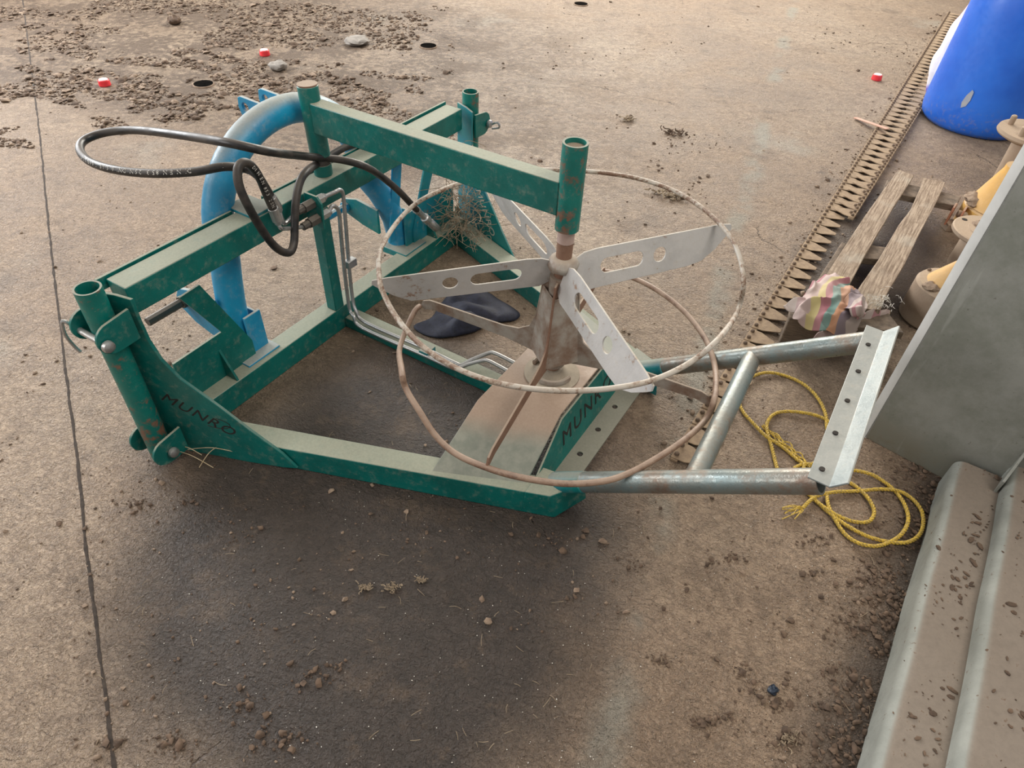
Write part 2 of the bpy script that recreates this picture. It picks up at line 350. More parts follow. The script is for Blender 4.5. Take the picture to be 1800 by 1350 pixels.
def sack_mat():
    s = NT('printed_plastic_sack'); z = s.xyz(s.pos)[2]; n = s.noise(9, 3)
    zz = s.mth('ADD', z, s.mth('MULTIPLY', n, .12))
    c = s.mix(s.ramp(zz, .10, .16), (.22, .16, .80), (.86, .86, .93)); c = s.mix(s.ramp(zz, .45, .5), c, (.75, .55, .75))
    return s.out(c, .5, 0, s.bump(s.noise(18, 3), .5, .01))
SACK = sack_mat()
YCONE = metal_mat('yellow_housing', (.62, .34, .07), (.50, .30, .10), rust_a=.60, rust_b=.66, rust=(.28, .19, .13), dust=(.44, .33, .22), dustmin=.1, dustmax=.95, dustamt=.62, rough=.6)
DCONE = metal_mat('dusty_cast_iron', (.34, .26, .19), (.28, .20, .14), rust=(.2, .13, .09), dust=(.40, .30, .21), dustmin=.2, rough=.8)
ORANGE = metal_mat('orange_bracket', (.42, .17, .09), (.34, .14, .08), dust=(.4, .28, .2), rough=.6)
def rope_mat():
    s = NT('yellow_rope'); n = s.noise(220, 2)
    c = s.mix(s.ramp(n, .4, .6), (.62, .42, .05), (.36, .25, .06))
    return s.out(c, .6)
ROPE = rope_mat()

# ---------------------------------------------------------------- floor
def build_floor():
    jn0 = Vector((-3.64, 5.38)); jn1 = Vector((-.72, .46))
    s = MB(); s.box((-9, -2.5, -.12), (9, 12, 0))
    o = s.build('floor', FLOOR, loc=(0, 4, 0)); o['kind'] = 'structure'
build_floor()
def joint():
    # saw-cut joint: a thin dark ragged line of packed dirt lying in the slab joint
    pts = [at(x, y) for x, y in ((40,0),(55,120),(70,240),(88,420),(112,620),(135,800),(150,950),(168,1090),(186,1230),(200,1340),(206,1420))]
    P = spline(pts, 40); vs = []; fs = []
    for i, p in enumerate(P):
        d = (P[min(i+1, len(P)-1)]-P[max(i-1, 0)]).normalized(); n = Vector((-d.y, d.x, 0)); w = .0038+.003*noise.noise(p*30)
        q = p+n*.003*noise.noise(p*9)
        vs += [q-n*w, q+n*w*.2+Vector((0,0,.0012)), q+n*w]
    for v_ in vs: v_.z = max(v_.z, 0)+.0006
    for i in range(len(P)-1): fs += [(3*i, 3*i+1, 3*i+4, 3*i+3), (3*i+1, 3*i+2, 3*i+5, 3*i+4)]
    m = simple('joint_dirt', (.028, .02, .016), (.06, .045, .034), 60, .95, .001)
    o = MB().add(vs, fs).build('trim_1', m); o['kind'] = 'structure'
joint()

# ================================================================ THE MACHINE (machine frame: x forward, y along the crossbeam)
HR, L, WN = .09, 1.045, .3455
ZT, ZB, BY = .559, .480, .712
mach = empty('bale_feeder_frame', MO, ANG, 'green tractor-mounted steel frame carrying a rusty white wire spinning reel, on the dirt floor', 'farm implement')
def P(mb, name, mat, parent=mach, bevel=.003, **k): return mb.build(name, mat, parent, bevel=bevel, **k)
al = math.atan2(.735-WN, L)            # taper of the side rails
tdir = Vector((math.cos(al), math.sin(al), 0))
# base rails
rear = P(MB().box((-.067, -.73, 0), (0, .73, HR)), 'rear_rail', GREEN)
for sg, nm in ((-1, 'side_rail'), (1, 'side_rail')):
    n = Vector((math.sin(al), -math.cos(al), 0))      # outward on the near side
    p0 = Vector((0, -.735, 0)); p1 = Vector((L, -WN, 0)); w_ = .075
    a = [p0, p1, p1-n*w_-tdir*.02, p0-n*w_]
    a = [Vector((q.x, q.y*(1 if sg < 0 else -1), 0)) for q in a]
    zt = .078
    vs = a+[q+Vector((0, 0, zt)) for q in a]
    # front end is cut sloping
    vs[5] = vs[5]-Vector((.03, 0, 0)); 
    P(MB().add(vs, [(0,1,2,3),(4,5,6,7),(0,1,5,4),(1,2,6,5),(2,3,7,6),(3,0,4,7)]), nm, GREEN)
mid = P(MB().box((0, -.032, 0), (.72, .032, .042)), 'centre_rail', GREEN)
# upper crossbeam with its lip strips
beam = P(MB().box((-.075, -BY, ZB), (0, BY, ZT)), 'crossbeam', GREEN)
P(MB().box((-.090, -BY-.02, ZT-.03), (-.082, -.31, ZT+.004)), 'back_strip', GREEN, beam, bevel=.001)
post_top = mz(540, 149, .827); post_bot = Vector((-.042, .018, ZT))
pd = (post_top-post_bot)
P(MB().bar((-.02, -.046, HR), (-.02, -.046, ZB), .042, .042, (1, 0, 0)), 'upright', GREEN)
# end plates and big tapered gussets
npl = Vector((math.sin(al), -math.cos(al), 0)); kpl = npl.dot(Vector((0, -.739, 0)))
def gpt(px, py):
    q = mpl(px, py, npl, kpl); s_ = (q-Vector((0, -.739, 0))).dot(tdir); return (s_, q.z)
raw = [(222,512),(232,526),(246,562),(262,597),(285,632),(318,665),(385,713),(440,755),(497,796),(524,822),(500,820),(440,812),(380,803),(330,795),(300,806),(288,806)]
out = [gpt(*p) for p in raw]
zmin = .0
out = [(a, max(b, zmin)) for a, b in out]
out[-1] = (-.035, 0.0); out[-2] = (-.01, .005)
out.append((-.06, .03)); out.append((-.06, .30)); out.append((-.055, .559))
out[0] = (0.0, .559)
def gus(sg):
    fn = lambda a, b, t: Vector((a*tdir.x, sg*(.739-a*tdir.y+t), b))
    o = P(MB().plate(out, [], .009, fn), 'gusset_plate', GREEN if sg < 0 else BLUEGREEN, bevel=.0015)
    return o, fn
gn, fnn = gus(-1); gf, fnf = gus(1)
# hinge tubes, ears, pins
for sg in (-1, 1):
    y = sg*.790
    t0, t1 = (-.018, y, .018), (-.012, y*.995, .60)
    ht = P(MB().pipe(t0, t1, .0315, .0265), 'hinge_tube', GREENR, bevel=0)
    for zc in (.49, .075):
        for xo in (-.062, .038):
            prof = [(sg*.742, zc-.045), (sg*.742, zc+.045)]+[(sg*(.80+.043*math.cos(t)), zc-.005+.043*math.sin(t)) for t in np.linspace(math.pi/2, -math.pi/2, 12)]
            P(MB().plate(prof, [], .008, lambda a, b, t, xo=xo: Vector((xo+t, a, b))), 'hinge_ear', GREEN, bevel=.001)
        pin = MB().tube([(-.085, sg*.825 if zc > .2 else y, zc-.012), (.055, sg*.825 if zc > .2 else y, zc-.012)], .0085, 12)
        pin.lathe([(.015, 0), (.016, .004), (.014, .012), (.006, .016)], 14, Matrix.Translation((.046, sg*.825 if zc > .2 else y, zc-.012)) @ Matrix.Rotation(math.pi/2, 4, 'Y'))
        P(pin, 'hinge_pin', STEEL, bevel=0)
    if sg < 0:
        P(MB().tube(spline([(-.083, -.825, .475), (-.093, -.838, .50), (-.10, -.845, .46), (-.098, -.84, .42), (-.092, -.835, .40)], 5), .0045, 8), 'clip', STEEL, bevel=0)
    else:
        P(MB().tube(spline([(.06, .825, .478), (.085, .83, .49), (.09, .835, .47), (.06, .83, .46)], 5), .004, 8), 'clip', STEEL, bevel=0)
# lettering
def text_mesh(body, size, fn, name, mat, parent, shear=0., th=.0012, spacing=1.0):
    cu = bpy.data.curves.new('t', 'FONT'); cu.body = body; cu.size = size; cu.extrude = th/2; cu.align_x = 'CENTER'; cu.align_y = 'CENTER'; cu.shear = shear; cu.space_character = spacing
    cu.resolution_u = 3
    ob = bpy.data.objects.new('t', cu); col.objects.link(ob)
    me = bpy.data.meshes.new_from_object(ob); bpy.data.objects.remove(ob)
    for v_ in me.vertices: v_.co = fn(v_.co.x, v_.co.y, v_.co.z)
    o = bpy.data.objects.new(name, me); col.objects.link(o); o.parent = parent
    me.materials.clear(); me.materials.append(mat)
    return o
def on_gusset(c, rot, sg, flip=1):
    def f(x, y, z):
        x, y = x*math.cos(rot)-y*math.sin(rot), x*math.sin(rot)+y*math.cos(rot)
        a, b = c[0]+x*flip, c[1]+y
        return Vector((a*tdir.x, sg*(.739-a*tdir.y+(.0045 if sg < 0 else -.0045))+z, b))
    return f
g0 = gpt(302, 702); g1 = gpt(398, 752); gc = ((g0[0]+g1[0])/2, (g0[1]+g1[1])/2); grot = math.atan2(g1[1]-g0[1], g1[0]-g0[0]); glen = math.hypot(g1[0]-g0[0], g1[1]-g0[1])
text_mesh('MUNRO', .054, on_gusset(gc, grot, -1), 'lettering', INK, gn, shear=.25, spacing=1.15)
sw = MB(); sp = [(gc[0]+.045+.045*math.cos(t), gc[1]-.022+.020*math.sin(t)) for t in np.linspace(-2.2, 1.4, 14)]
f_ = on_gusset((0, 0), 0, -1)
for i in range(len(sp)-1): sw.tube([f_(sp[i][0], sp[i][1], 0), f_(sp[i+1][0], sp[i+1][1], 0)], .0012, 6)
sw.build('swoosh', INK, gn)
text_mesh('MUNRO', .050, on_gusset((.135, .18), -.98, 1, 1), 'lettering', PALE, gf, shear=.2, spacing=1.1)
# ---- swing arm over the top
sp_bot = Vector((.8275, 0, .172)); sp_top = mz(1012, 250, .897)
sd = (sp_top-sp_bot)
def onS(z): return sp_bot+sd*((z-sp_bot.z)/sd.z)
def onP(z): return post_bot+pd*((z-post_bot.z)/pd.z)
arm = P(MB().bar(onP(.742)+Vector((.02, 0, 0)), onS(.755)-Vector((.02, 0, 0)), .05, .088), 'swing_arm', GREEN)
P(MB().lathe([(.0305, 0), (.0305, (post_top-onP(.618)).length)], 28, Matrix.Translation(onP(.618)) @ (pd.to_track_quat('Z', 'Y').to_matrix().to_4x4())), 'sleeve', GREEN, arm, bevel=.003)
P(MB().lathe([(.030, 0), (.030, .004)], 28, Matrix.Translation(post_top) @ (pd.to_track_quat('Z', 'Y').to_matrix().to_4x4())), 'sleeve_cap', RUST, arm, bevel=.001)
P(MB().pipe(onS(.672), sp_top, .031, .0255), 'sleeve', GREENR, arm, bevel=0)
P(MB().tube([onS(.68), sp_top-sd.normalized()*.012], .027, 20), 'sleeve_fill', RUST, arm, bevel=0)
P(MB().tube([post_bot-Vector((0,0,.002)), onP(.63)], .026, 24), 'pivot_post', DARKM, bevel=.001)
P(MB().tube([post_bot, post_bot+Vector((0, 0, .035))], .0285, 24), 'post_collar', GREEN, bevel=.001)
P(MB().box((-.090, .40, ZT-.03), (-.082, BY+.01, ZT+.006)), 'back_strip', GREEN, beam, bevel=.001)
P(MB().box((-.086, -.20, ZT-.02), (-.078, .25, ZT+.003)), 'back_strip', GREEN, beam, bevel=.001)
# ---- blue hoop headstock
hp = []
XH = -.125
def hoop_pt(x, y, X): q = mx(x, y, X); return q
yc = .015
ctr = []
def hx(z): return -.115-.025*min(1, max(0, (z-.09)/.65))
ac, aa, ab, az = -.045, .308, .286, .457
def legpts(sg, foot, top): return [Vector((hx(z), foot+(top-foot)*f, z)) for z, f in ((.075, 0), (.13, .03), (.20, .12), (.27, .30), (.34, .55), (.40, .82))]
ctr += legpts(-1, -.385, ac+yc-aa)
for t in np.linspace(math.pi, 0, 31): ctr.append(Vector((hx(az+ab*math.sin(t)), yc+ac+aa*math.cos(t), az+ab*math.sin(t))))
ctr += legpts(1, .425, ac+yc+aa)[::-1]
hoop = P(MB().tube(ctr, .0435, 28), 'headstock_hoop', BLUE, bevel=0)
# top link lugs
for yy in (-.02, .062):
    prof = [(-.15, .745), (-.21, .7455), (-.306, .750), (-.318, .744), (-.323, .715), (-.316, .692), (-.300, .682), (-.25, .685), (-.15, .70)]
    P(MB().plate(prof, [circ(-.292, .720, .0145, 18)], .010, lambda a, b, t, yy=yy: Vector((a, yy+t, b))), 'top_lug', BLUE, hoop, bevel=.001)
# foot channels, plates between beam and rail
for sg in (-1, 1):
    yb = yc+sg*.375
    q = [(yb-.035, HR-.01), (yb+.035, HR-.01), (yb+.035, .235), (yb-.035, .235)]
    yb += .02*sg
    FC = BLUE if sg < 0 else BLUEGREEN
    P(MB().box((-.068, yb-.005, HR), (-.058, yb+.058, .232)), 'foot_channel', FC, hoop, bevel=.002)
    P(MB().box((-.12, yb+.050, HR), (-.068, yb+.058, .220)), 'foot_web', FC, hoop, bevel=.002)
    P(MB().box((-.14, yb-.06, HR-.02), (-.02, yb+.07, HR+.006)), 'foot_plate', FC, hoop, bevel=.002)
    P(MB().box((-.115, yc+sg*.27-.05, ZT-.002), (-.005, yc+sg*.27+.035, ZT+.008)), 'weld_plate', BLUEGREEN, hoop, bevel=.002)
for sg in (-1, 1):
    X0 = -.055
    if sg < 0:
        pl = [(303,640),(388,583),(314,523),(349,500),(442,597)]
        prof = [(mx(a, b, X0).y, mx(a, b, X0).z) for a, b in pl]
        prof = [(prof[0][0]-.01, .088)]+prof+[(prof[-1][0], .088)]
        nprof = prof
    else: prof = [(.06-y, z) for y, z in nprof]
    P(MB().plate(prof, [], .008, lambda a, b, t: Vector((X0+t, a, b))), 'brace_plate', GREEN if sg < 0 else BLUEGREEN, bevel=.001)
    ya = -.50 if sg < 0 else .53
    P(MB().plate([(-.055, .09), (-.003, .09), (-.055, .20)], [], .008, lambda a, b, t: Vector((a, ya+t, b))), 'rib_plate', GREEN, bevel=.001)
    # lower link ears + pins
    ye = yc+sg*.385-(.055 if sg < 0 else .075); xe = -.26
    prof = [(-.12, .30), (-.12, .15), (-.18, .145), (-.25, .165), (-.30, .20), (-.31, .245), (-.29, .28), (-.22, .30)]
    if sg > 0: prof = [(-.12, .27), (-.12, .17), (-.20, .185), (-.29, .215), (-.305, .24), (-.29, .268), (-.22, .285)]
    ear = P(MB().plate(prof, [], .012, lambda a, b, t: Vector((a, ye+t, b))), 'lower_link_ear', BLUE if sg < 0 else BLUEGREEN, hoop, bevel=.001)
    pn = MB().tube([(-.275, ye, .24), (-.275, ye-.14, .24)], .0145, 8)
    pn.tube([(-.275, ye-.006, .24), (-.275, ye-.02, .24)], .021, 8)
    P(pn, 'link_pin', DARKM if sg < 0 else BLUE, hoop, bevel=.001)
P(MB().bar((-.10, .375, .12), (-.065, .40, ZB+.01), .05, .008, (1, 0, 0)), 'brace_strap', BLUE, bevel=.001)
# ---- motor cover: folded sheet with three facets
R0, R1 = .705, .935
b1, b2, e1, e2, hc = .222, .137, .455, .335, .172
ring_r = [(-e1, .075), (-b1, hc), (b1, hc), (e1, .075)]
vs = []
for X, pr in ((R0, ring_r), (R1, [(-e2-.01, .075), (-b2, hc), (b2, hc), (e2+.01, .075)])):
    for y, z in pr: vs.append(Vector((X+(.012 if (X == R1 and z < .1) else 0), y, z)))
th = Vector((0, 0, -.005)); n8 = len(vs)
vs += [v_+th for v_ in vs]
fs = [(0,1,5,4),(1,2,6,5),(2,3,7,6)]+[(8,12,13,9),(9,13,14,10),(10,14,15,11)]+[(0,8,9,1),(1,9,10,2),(2,10,11,3),(4,5,13,12),(5,6,14,13),(6,7,15,14),(0,4,12,8),(3,11,15,7)]
cover = P(MB().add(vs, fs), 'motor_cover', COVER, bevel=.006)
# front plate and toe flange
fx = R1+.002
fp = [(-b2-.002, hc-.012), (b2, hc-.012), (.325, .072), (.31, .025), (-.31, .025), (-.325, .072)]
front = P(MB().plate(fp, [], .006, lambda a, b, t: Vector((fx+t+(hc-b)*.25, a, b))), 'front_plate', GREEN, cover, bevel=.001)
fl = [(-.30, .97), (.30, .97), (.27, 1.045), (-.27, 1.045)]
P(MB().plate([(y, x) for y, x in fl], [circ(-.12, 1.005, .009, 14), circ(.0, 1.005, .009, 14), circ(.12, 1.005, .009, 14)], .006, lambda a, b, t: Vector((b, a, .026+t))), 'toe_flange', metal_mat('dusty_flange', (.18, .19, .155), (.22, .22, .18), rough=.8, dust=(.24, .23, .18)), cover, bevel=.001)
def ftxt(x, y, z):
    b = .095+y*.85; return Vector((fx+.0035+(hc-b)*.25+z, .0+x, b))
text_mesh('MUNRO', .078, ftxt, 'lettering', INK, front, shear=.15, spacing=1.25)
# spindle base flange with half rings
bs = MB().lathe([(.085, 0), (.085, .006), (.06, .008), (.045, .014), (.03, .03)], 36, Matrix.Translation((.8275, 0, hc-.002)))
P(bs, 'base_disc', metal_mat('dusty_disc', (.25, .21, .165), (.32, .27, .21), rough=.9), cover, bevel=.001)
for a0 in (2.4, 5.4):
    P(MB().tube([Vector((.8275+.062*math.cos(a0+t), .062*math.sin(a0+t), hc+.016)) for t in np.linspace(-.8, .8, 12)], .006, 8, sy=1.8), 'collar_half', LEGM, cover, bevel=0)
# ---- fork / prop frame at the front
FZ0, FZ1, FX0, FX1 = .065, .485, 1.02, 1.603
ends = []
for sg in (-1, 1):
    a = Vector((FX0, sg*.283, FZ0+.01)); b = Vector((FX1, sg*(.283 if sg < 0 else .262), FZ1))
    d = (b-a).normalized(); ends.append((a, b))
    P(MB().pipe(a, b-d*.008, .0285, .024), 'fork_tube', GALV, bevel=0)
    P(MB().tube([a-d*.03, a+d*.09], .032, 20, sy=.9), 'fork_socket', BLUEGREEN, bevel=.002)
    # corner block of the side rail
    vs2 = [Vector(p) for p in ((.96, sg*.374, .0), (1.047, sg*.343, .0), (1.095, sg*.25, .02), (.96, sg*.27, .02), (.96, sg*.370, .082), (1.025, sg*.345, .082), (1.085, sg*.255, .09), (.96, sg*.27, .088))]
    P(MB().add(vs2, [(0,1,2,3),(4,5,6,7),(0,1,5,4),(1,2,6,5),(2,3,7,6),(3,0,4,7)]), 'corner_block', GREEN if sg < 0 else BLUEGREEN)
def onF(i, z): a, b = ends[i]; return a+(b-a)*((z-a.z)/(b.z-a.z))
P(MB().pipe(onF(0, .312), onF(1, .296), .0255, .021), 'fork_brace', GALV, bevel=0)
# V-shaped angle iron across the ends
e0, e1_ = ends[0][1], ends[1][1]; ax = (e1_-e0).normalized(); fd = (ends[0][1]-ends[0][0]).normalized()
upn = ax.cross(fd); upn = upn if upn.z > 0 else -upn
A0 = e0-ax*.03; A1 = e1_+ax*.025
va = []
for q in (A0, A1):
    for off in (fd*-.016+upn*.038, fd*.018+upn*.012, fd*.056+upn*.022, fd*.058+upn*.018, fd*.019+upn*.007, fd*-.018+upn*.034):
        va.append(q+off)
fsA = [(i, (i+1) % 6, 6+(i+1) % 6, 6+i) for i in range(6)]+[(0,1,4,5),(1,2,3,4),(6,7,10,11),(7,8,9,10)]
P(MB().add(va, fsA), 'end_angle', ANGLEM, bevel=.001)
for i in range(5):
    q = A0+(A1-A0)*(.06+.2*i); q = q+fd*.0+upn*.026
    P(MB().lathe([(.006, 0), (.006, .003)], 10, Matrix.Translation(q) @ (fd*.5+upn).to_track_quat('Z', 'Y').to_matrix().to_4x4()), 'bolt_hole', INK, bevel=0)
# ---- reel
reel = P(MB().tube([sp_bot+Vector((0, 0, -.0)), onS(.70)], .0215, 20), 'reel_spindle', RUST, bevel=0)
P(MB().tube([onS(.635), onS(.675)], .0225, 20), 'spindle_band', metal_mat('pale_band', (.5, .38, .34), (.42, .3, .26)), reel, bevel=0)
P(MB().tube([onS(.22), onS(.53)], [.036, .032], 20), 'hub_tube', LEGM, reel, bevel=0)
RC = Vector((.8275, 0, 0))
def ringpts(px, R, zlo, zhi, tilt=None):
    res = []
    for x, y in px:
        best = None
        for z in np.linspace(zlo, zhi, 61):
            q = mz(x, y, z); e = abs(math.hypot(q.x-RC.x, q.y)-R)
            if best is None or e < best[0]: best = (e, q)
        res.append(best[1])
    return res
up_px = [(669,440),(667,490),(676,520),(700,562),(742,608),(800,646),(870,672),(940,684),(1010,687),(1080,682),(1148,668),(1215,636),(1268,590),(1297,545),(1307,500),(1300,452),(1279,410),(1240,370),(1190,338),(1130,316),(1070,305),(1010,300),(930,299),(860,308),(800,325),(740,352),(700,388)]
UP = ringpts(up_px, .485, .46, .64)
lo_px = [(737,537),(722,560),(703,610),(706,650),(713,682),(738,724),(765,765),(800,797),(850,820),(910,838),(990,850),(1060,846),(1105,832),(1150,808),(1200,775),(1240,738),(1256,700),(1258,655),(1250,620),(1235,588),(1200,545),(1150,507),(1100,484),(1062,477)]
LO = ringpts(lo_px[2:], .475, .17, .36); LO = [mz(738, 538, .262), mz(726, 552, .258)]+LO
def smoothz(Q, k=2):
    for _ in range(k):
        Q = [Vector((Q[i].x, Q[i].y, (Q[i-1].z+2*Q[i].z+Q[(i+1) % len(Q)].z)/4)) for i in range(len(Q))]
    return Q
UPs = UP
P(MB().tube(spline(UPs, 5, True), .0066, 10, closed=True), 'upper_ring', RING, reel, bevel=0)
# the lower ring closes behind the hub
back = [Vector((RC.x+.475*math.cos(t), .475*math.sin(t), .25)) for t in (math.radians(118), math.radians(138), math.radians(158), math.radians(176))]
P(MB().tube(spline(LO, 6), .0085, 10), 'lower_ring', RODB, reel, bevel=0)
# blades
def dirof(p): q = p-RC; return math.atan2(q.y, q.x)
tips = [mz(665, 497, .545), mz(1276, 396, .575), mz(1147, 670, .56), mz(853, 309, .575)]
for i, tp in enumerate(tips):
    t = dirof(tp); Rt = math.hypot(tp.x-RC.x, tp.y); d = Vector((math.cos(t), math.sin(t), 0)); zt_ = tp.z+.004
    hz = .585
    def zl(r, zt_=zt_, Rt=Rt): return hz+(zt_-hz)*(r-.05)/(Rt-.05)
    prof = [(.03, zl(.03)-.012), (.06, zl(.06)+.002), (.10, zl(.1)+.006), (Rt-.02, zl(Rt)+.004), (Rt+.016, zl(Rt)-.002), (Rt+.018, zl(Rt)-.016), (Rt+.004, zl(Rt)-.030), (Rt-.035, zl(Rt)-.064), (Rt-.08, zl(Rt)-.090), (Rt-.13, zl(Rt-.13)-.098), (.10, zl(.1)-.102), (.055, zl(.05)-.104), (.028, zl(.03)-.088)]
    slot = [(a, zl(a)-.045+b) for a, b in [(.13+.021*math.cos(u), .021*math.sin(u)) for u in np.linspace(math.pi/2, 3*math.pi/2, 9)]+[(.225+.021*math.cos(u), .021*math.sin(u)) for u in np.linspace(-math.pi/2, math.pi/2, 9)]]
    hole = [(a, b) for a, b in circ(.30, zl(.30)-.046, .021, 20)]
    side = Vector((-d.y, d.x, 0))
    lean = .25
    fnb = lambda a, b, th_, d=d, side=side: RC+d*a+side*(th_+(b-hz)*lean)+Vector((0, 0, b))
    P(MB().plate(prof, [slot, hole], .0045, fnb), 'blade', WHITE, reel, bevel=.0008)
# hub cap where the blades meet
P(MB().lathe([(.026, 0), (.040, .006), (.044, .02), (.036, .035), (.023, .042)], 12, Matrix.Translation(onS(.548))), 'hub_collar', LEGM, reel, bevel=.004)
# legs from the hub out to the lower ring
legs = [mz(742, 537, .262), mz(856, 818, .25), mz(1248, 708, .25), mz(1062, 478, .26)]
for i, tp in enumerate(legs):
    t = dirof(tp); Rt = math.hypot(tp.x-RC.x, tp.y); d = Vector((math.cos(t), math.sin(t), 0)); side = Vector((-d.y, d.x, 0)); zb = tp.z
    zo = .292
    prof = [(.026, .525), (.052, .520), (.060, .44), (.068, .37), (.085, .325), (.12, .302), (.17, .295), (Rt-.03, zb+.032), (Rt-.006, zb+.022), (Rt+.004, zb-.004), (Rt-.012, zb-.008), (Rt-.04, zb+.0), (.16, .252), (.10, .243), (.05, .235), (.03, .22), (.022, .23)]
    fnl = lambda a, b, th_, d=d, side=side: RC+d*a+side*th_+Vector((0, 0, b))
    P(MB().plate(prof, [], .006, fnl), 'leg', LEGM if i % 2 == 0 else RUST, reel, bevel=.001)
# web plates between the legs at the hub
def web(t0, t1):
    q = []
    for t in (t0, t1): q += [Vector((RC.x+.05*math.cos(t), .05*math.sin(t), .48)), Vector((RC.x+.075*math.cos(t), .075*math.sin(t), .25))]
    n = ((q[1]-q[0]).cross(q[2]-q[0])).normalized()*.003
    return MB().add([q[0], q[1], q[3], q[2], q[0]+n, q[1]+n, q[3]+n, q[2]+n], [(0,1,2,3),(4,5,6,7),(0,1,5,4),(1,2,6,5),(2,3,7,6),(3,0,4,7)])
P(web(dirof(legs[1]), dirof(legs[2])), 'hub_web', LEGM, reel, bevel=.001)
P(web(dirof(legs[0]), dirof(legs[1])), 'hub_web', LEGM, reel, bevel=.001)
# ---- hydraulic lines
def path(px): return [mx(a, b, k) if ax_ == 'x' else (mz(a, b, k) if ax_ == 'z' else my(a, b, k)) for a, b, ax_, k in px]
brk = MB().plate([(.13-.25, .40), (.13-.16, .385), (.13-.15, .42), (.13-.17, .525), (.13-.24, .54), (.13-.26, .50)], [], .008, lambda a, b, t: Vector((.045+t, a, b)))
q = mx(548, 372, .04)
bk = MB().plate([(-.035, -.045), (.03, -.055), (.036, .03), (.02, .05), (-.03, .05)], [], .007, lambda a, b, t: Vector((q.x+a, q.y+t+.012, q.z+b)))
P(bk, 'coupling_bracket', GREEN, bevel=.001)
hexs = []
for k, (z, dx) in enumerate(((.024, .0), (-.022, .012))):
    c0 = q+Vector((dx, 0, z))
    P(MB().tube([c0+Vector((0, .016, 0)), c0+Vector((0, .05, 0))], .0155, 6).tube([c0+Vector((0, .05, 0)), c0+Vector((0, .06, 0))], .011, 12), 'hex_nut', STEEL, bevel=.001)
    P(MB().tube([c0+Vector((0, .01, 0)), c0+Vector((0, -.03, 0))], .0165, 6).tube([c0+Vector((0, -.03, 0)), c0+Vector((0, -.055, 0))], .012, 8), 'coupling', DARKM, bevel=.001)
    hexs.append(c0)
tubes = [[(hexs[0]+Vector((0, .055, 0)))]+path([(590,337,'x',.035),(597,334,'x',.032),(603,342,'x',.03),(607,385,'x',.03),(612,450,'x',.03),(619,520,'x',.03),(626,547,'x',.05)]),
         [(hexs[1]+Vector((0, .055, 0)))]+path([(583,363,'x',.045),(590,364,'x',.04),(596,375,'x',.036),(600,420,'x',.034),(606,480,'x',.034),(614,540,'x',.034),(622,556,'x',.06)])]
tubes[0] += path([(645,568,'z',.055),(750,614,'z',.055),(800,638,'z',.055),(812,641,'z',.055),(830,632,'z',.065),(858,621,'z',.08),(870,621,'z',.085),(905,638,'z',.08)])
tubes[1] += path([(638,577,'z',.05),(740,622,'z',.05),(795,647,'z',.05),(808,646,'z',.052),(825,640,'z',.06),(848,634,'z',.075),(860,635,'z',.08),(892,652,'z',.075)])
for t in tubes: P(MB().tube(spline(t, 6), .0066, 10), 'hydraulic_pipe', STEEL, bevel=0)
for a, b, z in ((751, 617, .052),):
    c = mz(a, b, z); P(MB().box(c-Vector((.018, .024, .012)), c+Vector((.018, .024, .012))), 'pipe_clamp', BLUEGREEN, bevel=.002)
c = mx(616, 462, .03); P(MB().box(c-Vector((.012, .02, .014)), c+Vector((.012, .02, .014))), 'pipe_clamp', STEEL, bevel=.002)
h1 = path([(480,352,'x',.02),(466,328,'x',.025),(452,308,'x',.03),(432,297,'z',.70),(395,293,'z',.72),(340,302,'z',.71),(270,305,'z',.70),(205,299,'z',.69),(160,285,'z',.68),(141,265,'z',.68),(148,247,'z',.68),(185,233,'z',.69),(240,229,'z',.71),(320,238,'z',.76),(400,251,'z',.80),(470,266,'z',.77),(520,273,'z',.69),(560,277,'z',.625),(600,281,'z',.60),(640,292,'z',.585),(670,310,'x',.03),(700,335,'x',.05),(722,358,'x',.05),(735,372,'x',.04)])
h2 = path([(482,372,'x',.055),(470,345,'x',.06),(455,310,'x',.06),(440,290,'x',.06),(427,286,'x',.065),(418,297,'x',.07),(420,325,'x',.08),(435,360,'x',.09),(458,400,'x',.09),(480,430,'x',.09),(498,443,'x',.085),(511,442,'x',.08),(517,425,'x',.07),(518,395,'x',.06),(520,355,'x',.05),(528,318,'x',.03),(543,298,'x',.0),(566,283,'z',.585),(590,268,'z',.58),(612,257,'z',.58),(640,250,'z',.58),(668,248,'z',.575),(690,255,'z',.572)])
hose1 = P(MB().tube(spline(h1, 7), .0115, 16), 'hydraulic_hose', RUBBER, bevel=0)
hose2 = P(MB().tube(spline(h2, 7), .0115, 16), 'hydraulic_hose', RUBBER, bevel=0)
for h, tg, nm in ((h1[0], [(480,352),(492,372)], 0), (h2[0], [(482,372),(488,388)], 1)):
    X = .03 if nm == 0 else .055
    a = mx(*tg[0], X); b = mx(*tg[1], X); d = (b-a).normalized()
    P(MB().tube([a-d*.012, a+d*.03], .0145, 14).tube([a+d*.03, a+d*.042], .011, 6), 'hose_ferrule', STEEL, bevel=.001)
    tp = spline([a+d*.04, mx(497+(-4 if nm else 0), 388+(12 if nm else 0), X+.005), mx(502, 402 if nm else 392, X), hexs[1 if nm else 0]+Vector((0, -.055, 0))], 5)
    P(MB().tube(tp, .006, 8), 'hose_tail', STEEL, bevel=0)
ca = mx(735, 372, .04); cb = mx(768, 402, .04)
dd = (cb-ca).normalized(); Lq = (cb-ca).length
Mq = Matrix.Translation(ca) @ dd.to_track_quat('Z', 'Y').to_matrix().to_4x4()
P(MB().lathe([(.014, -.02), (.014, .0), (.012, .004), (.012, Lq*.3), (.017, Lq*.32), (.017, Lq*.5), (.013, Lq*.53), (.013, Lq*.6), (.016, Lq*.63), (.016, Lq*.95), (.010, Lq)], 14, Mq), 'quick_coupler', STEEL, bevel=.0005)
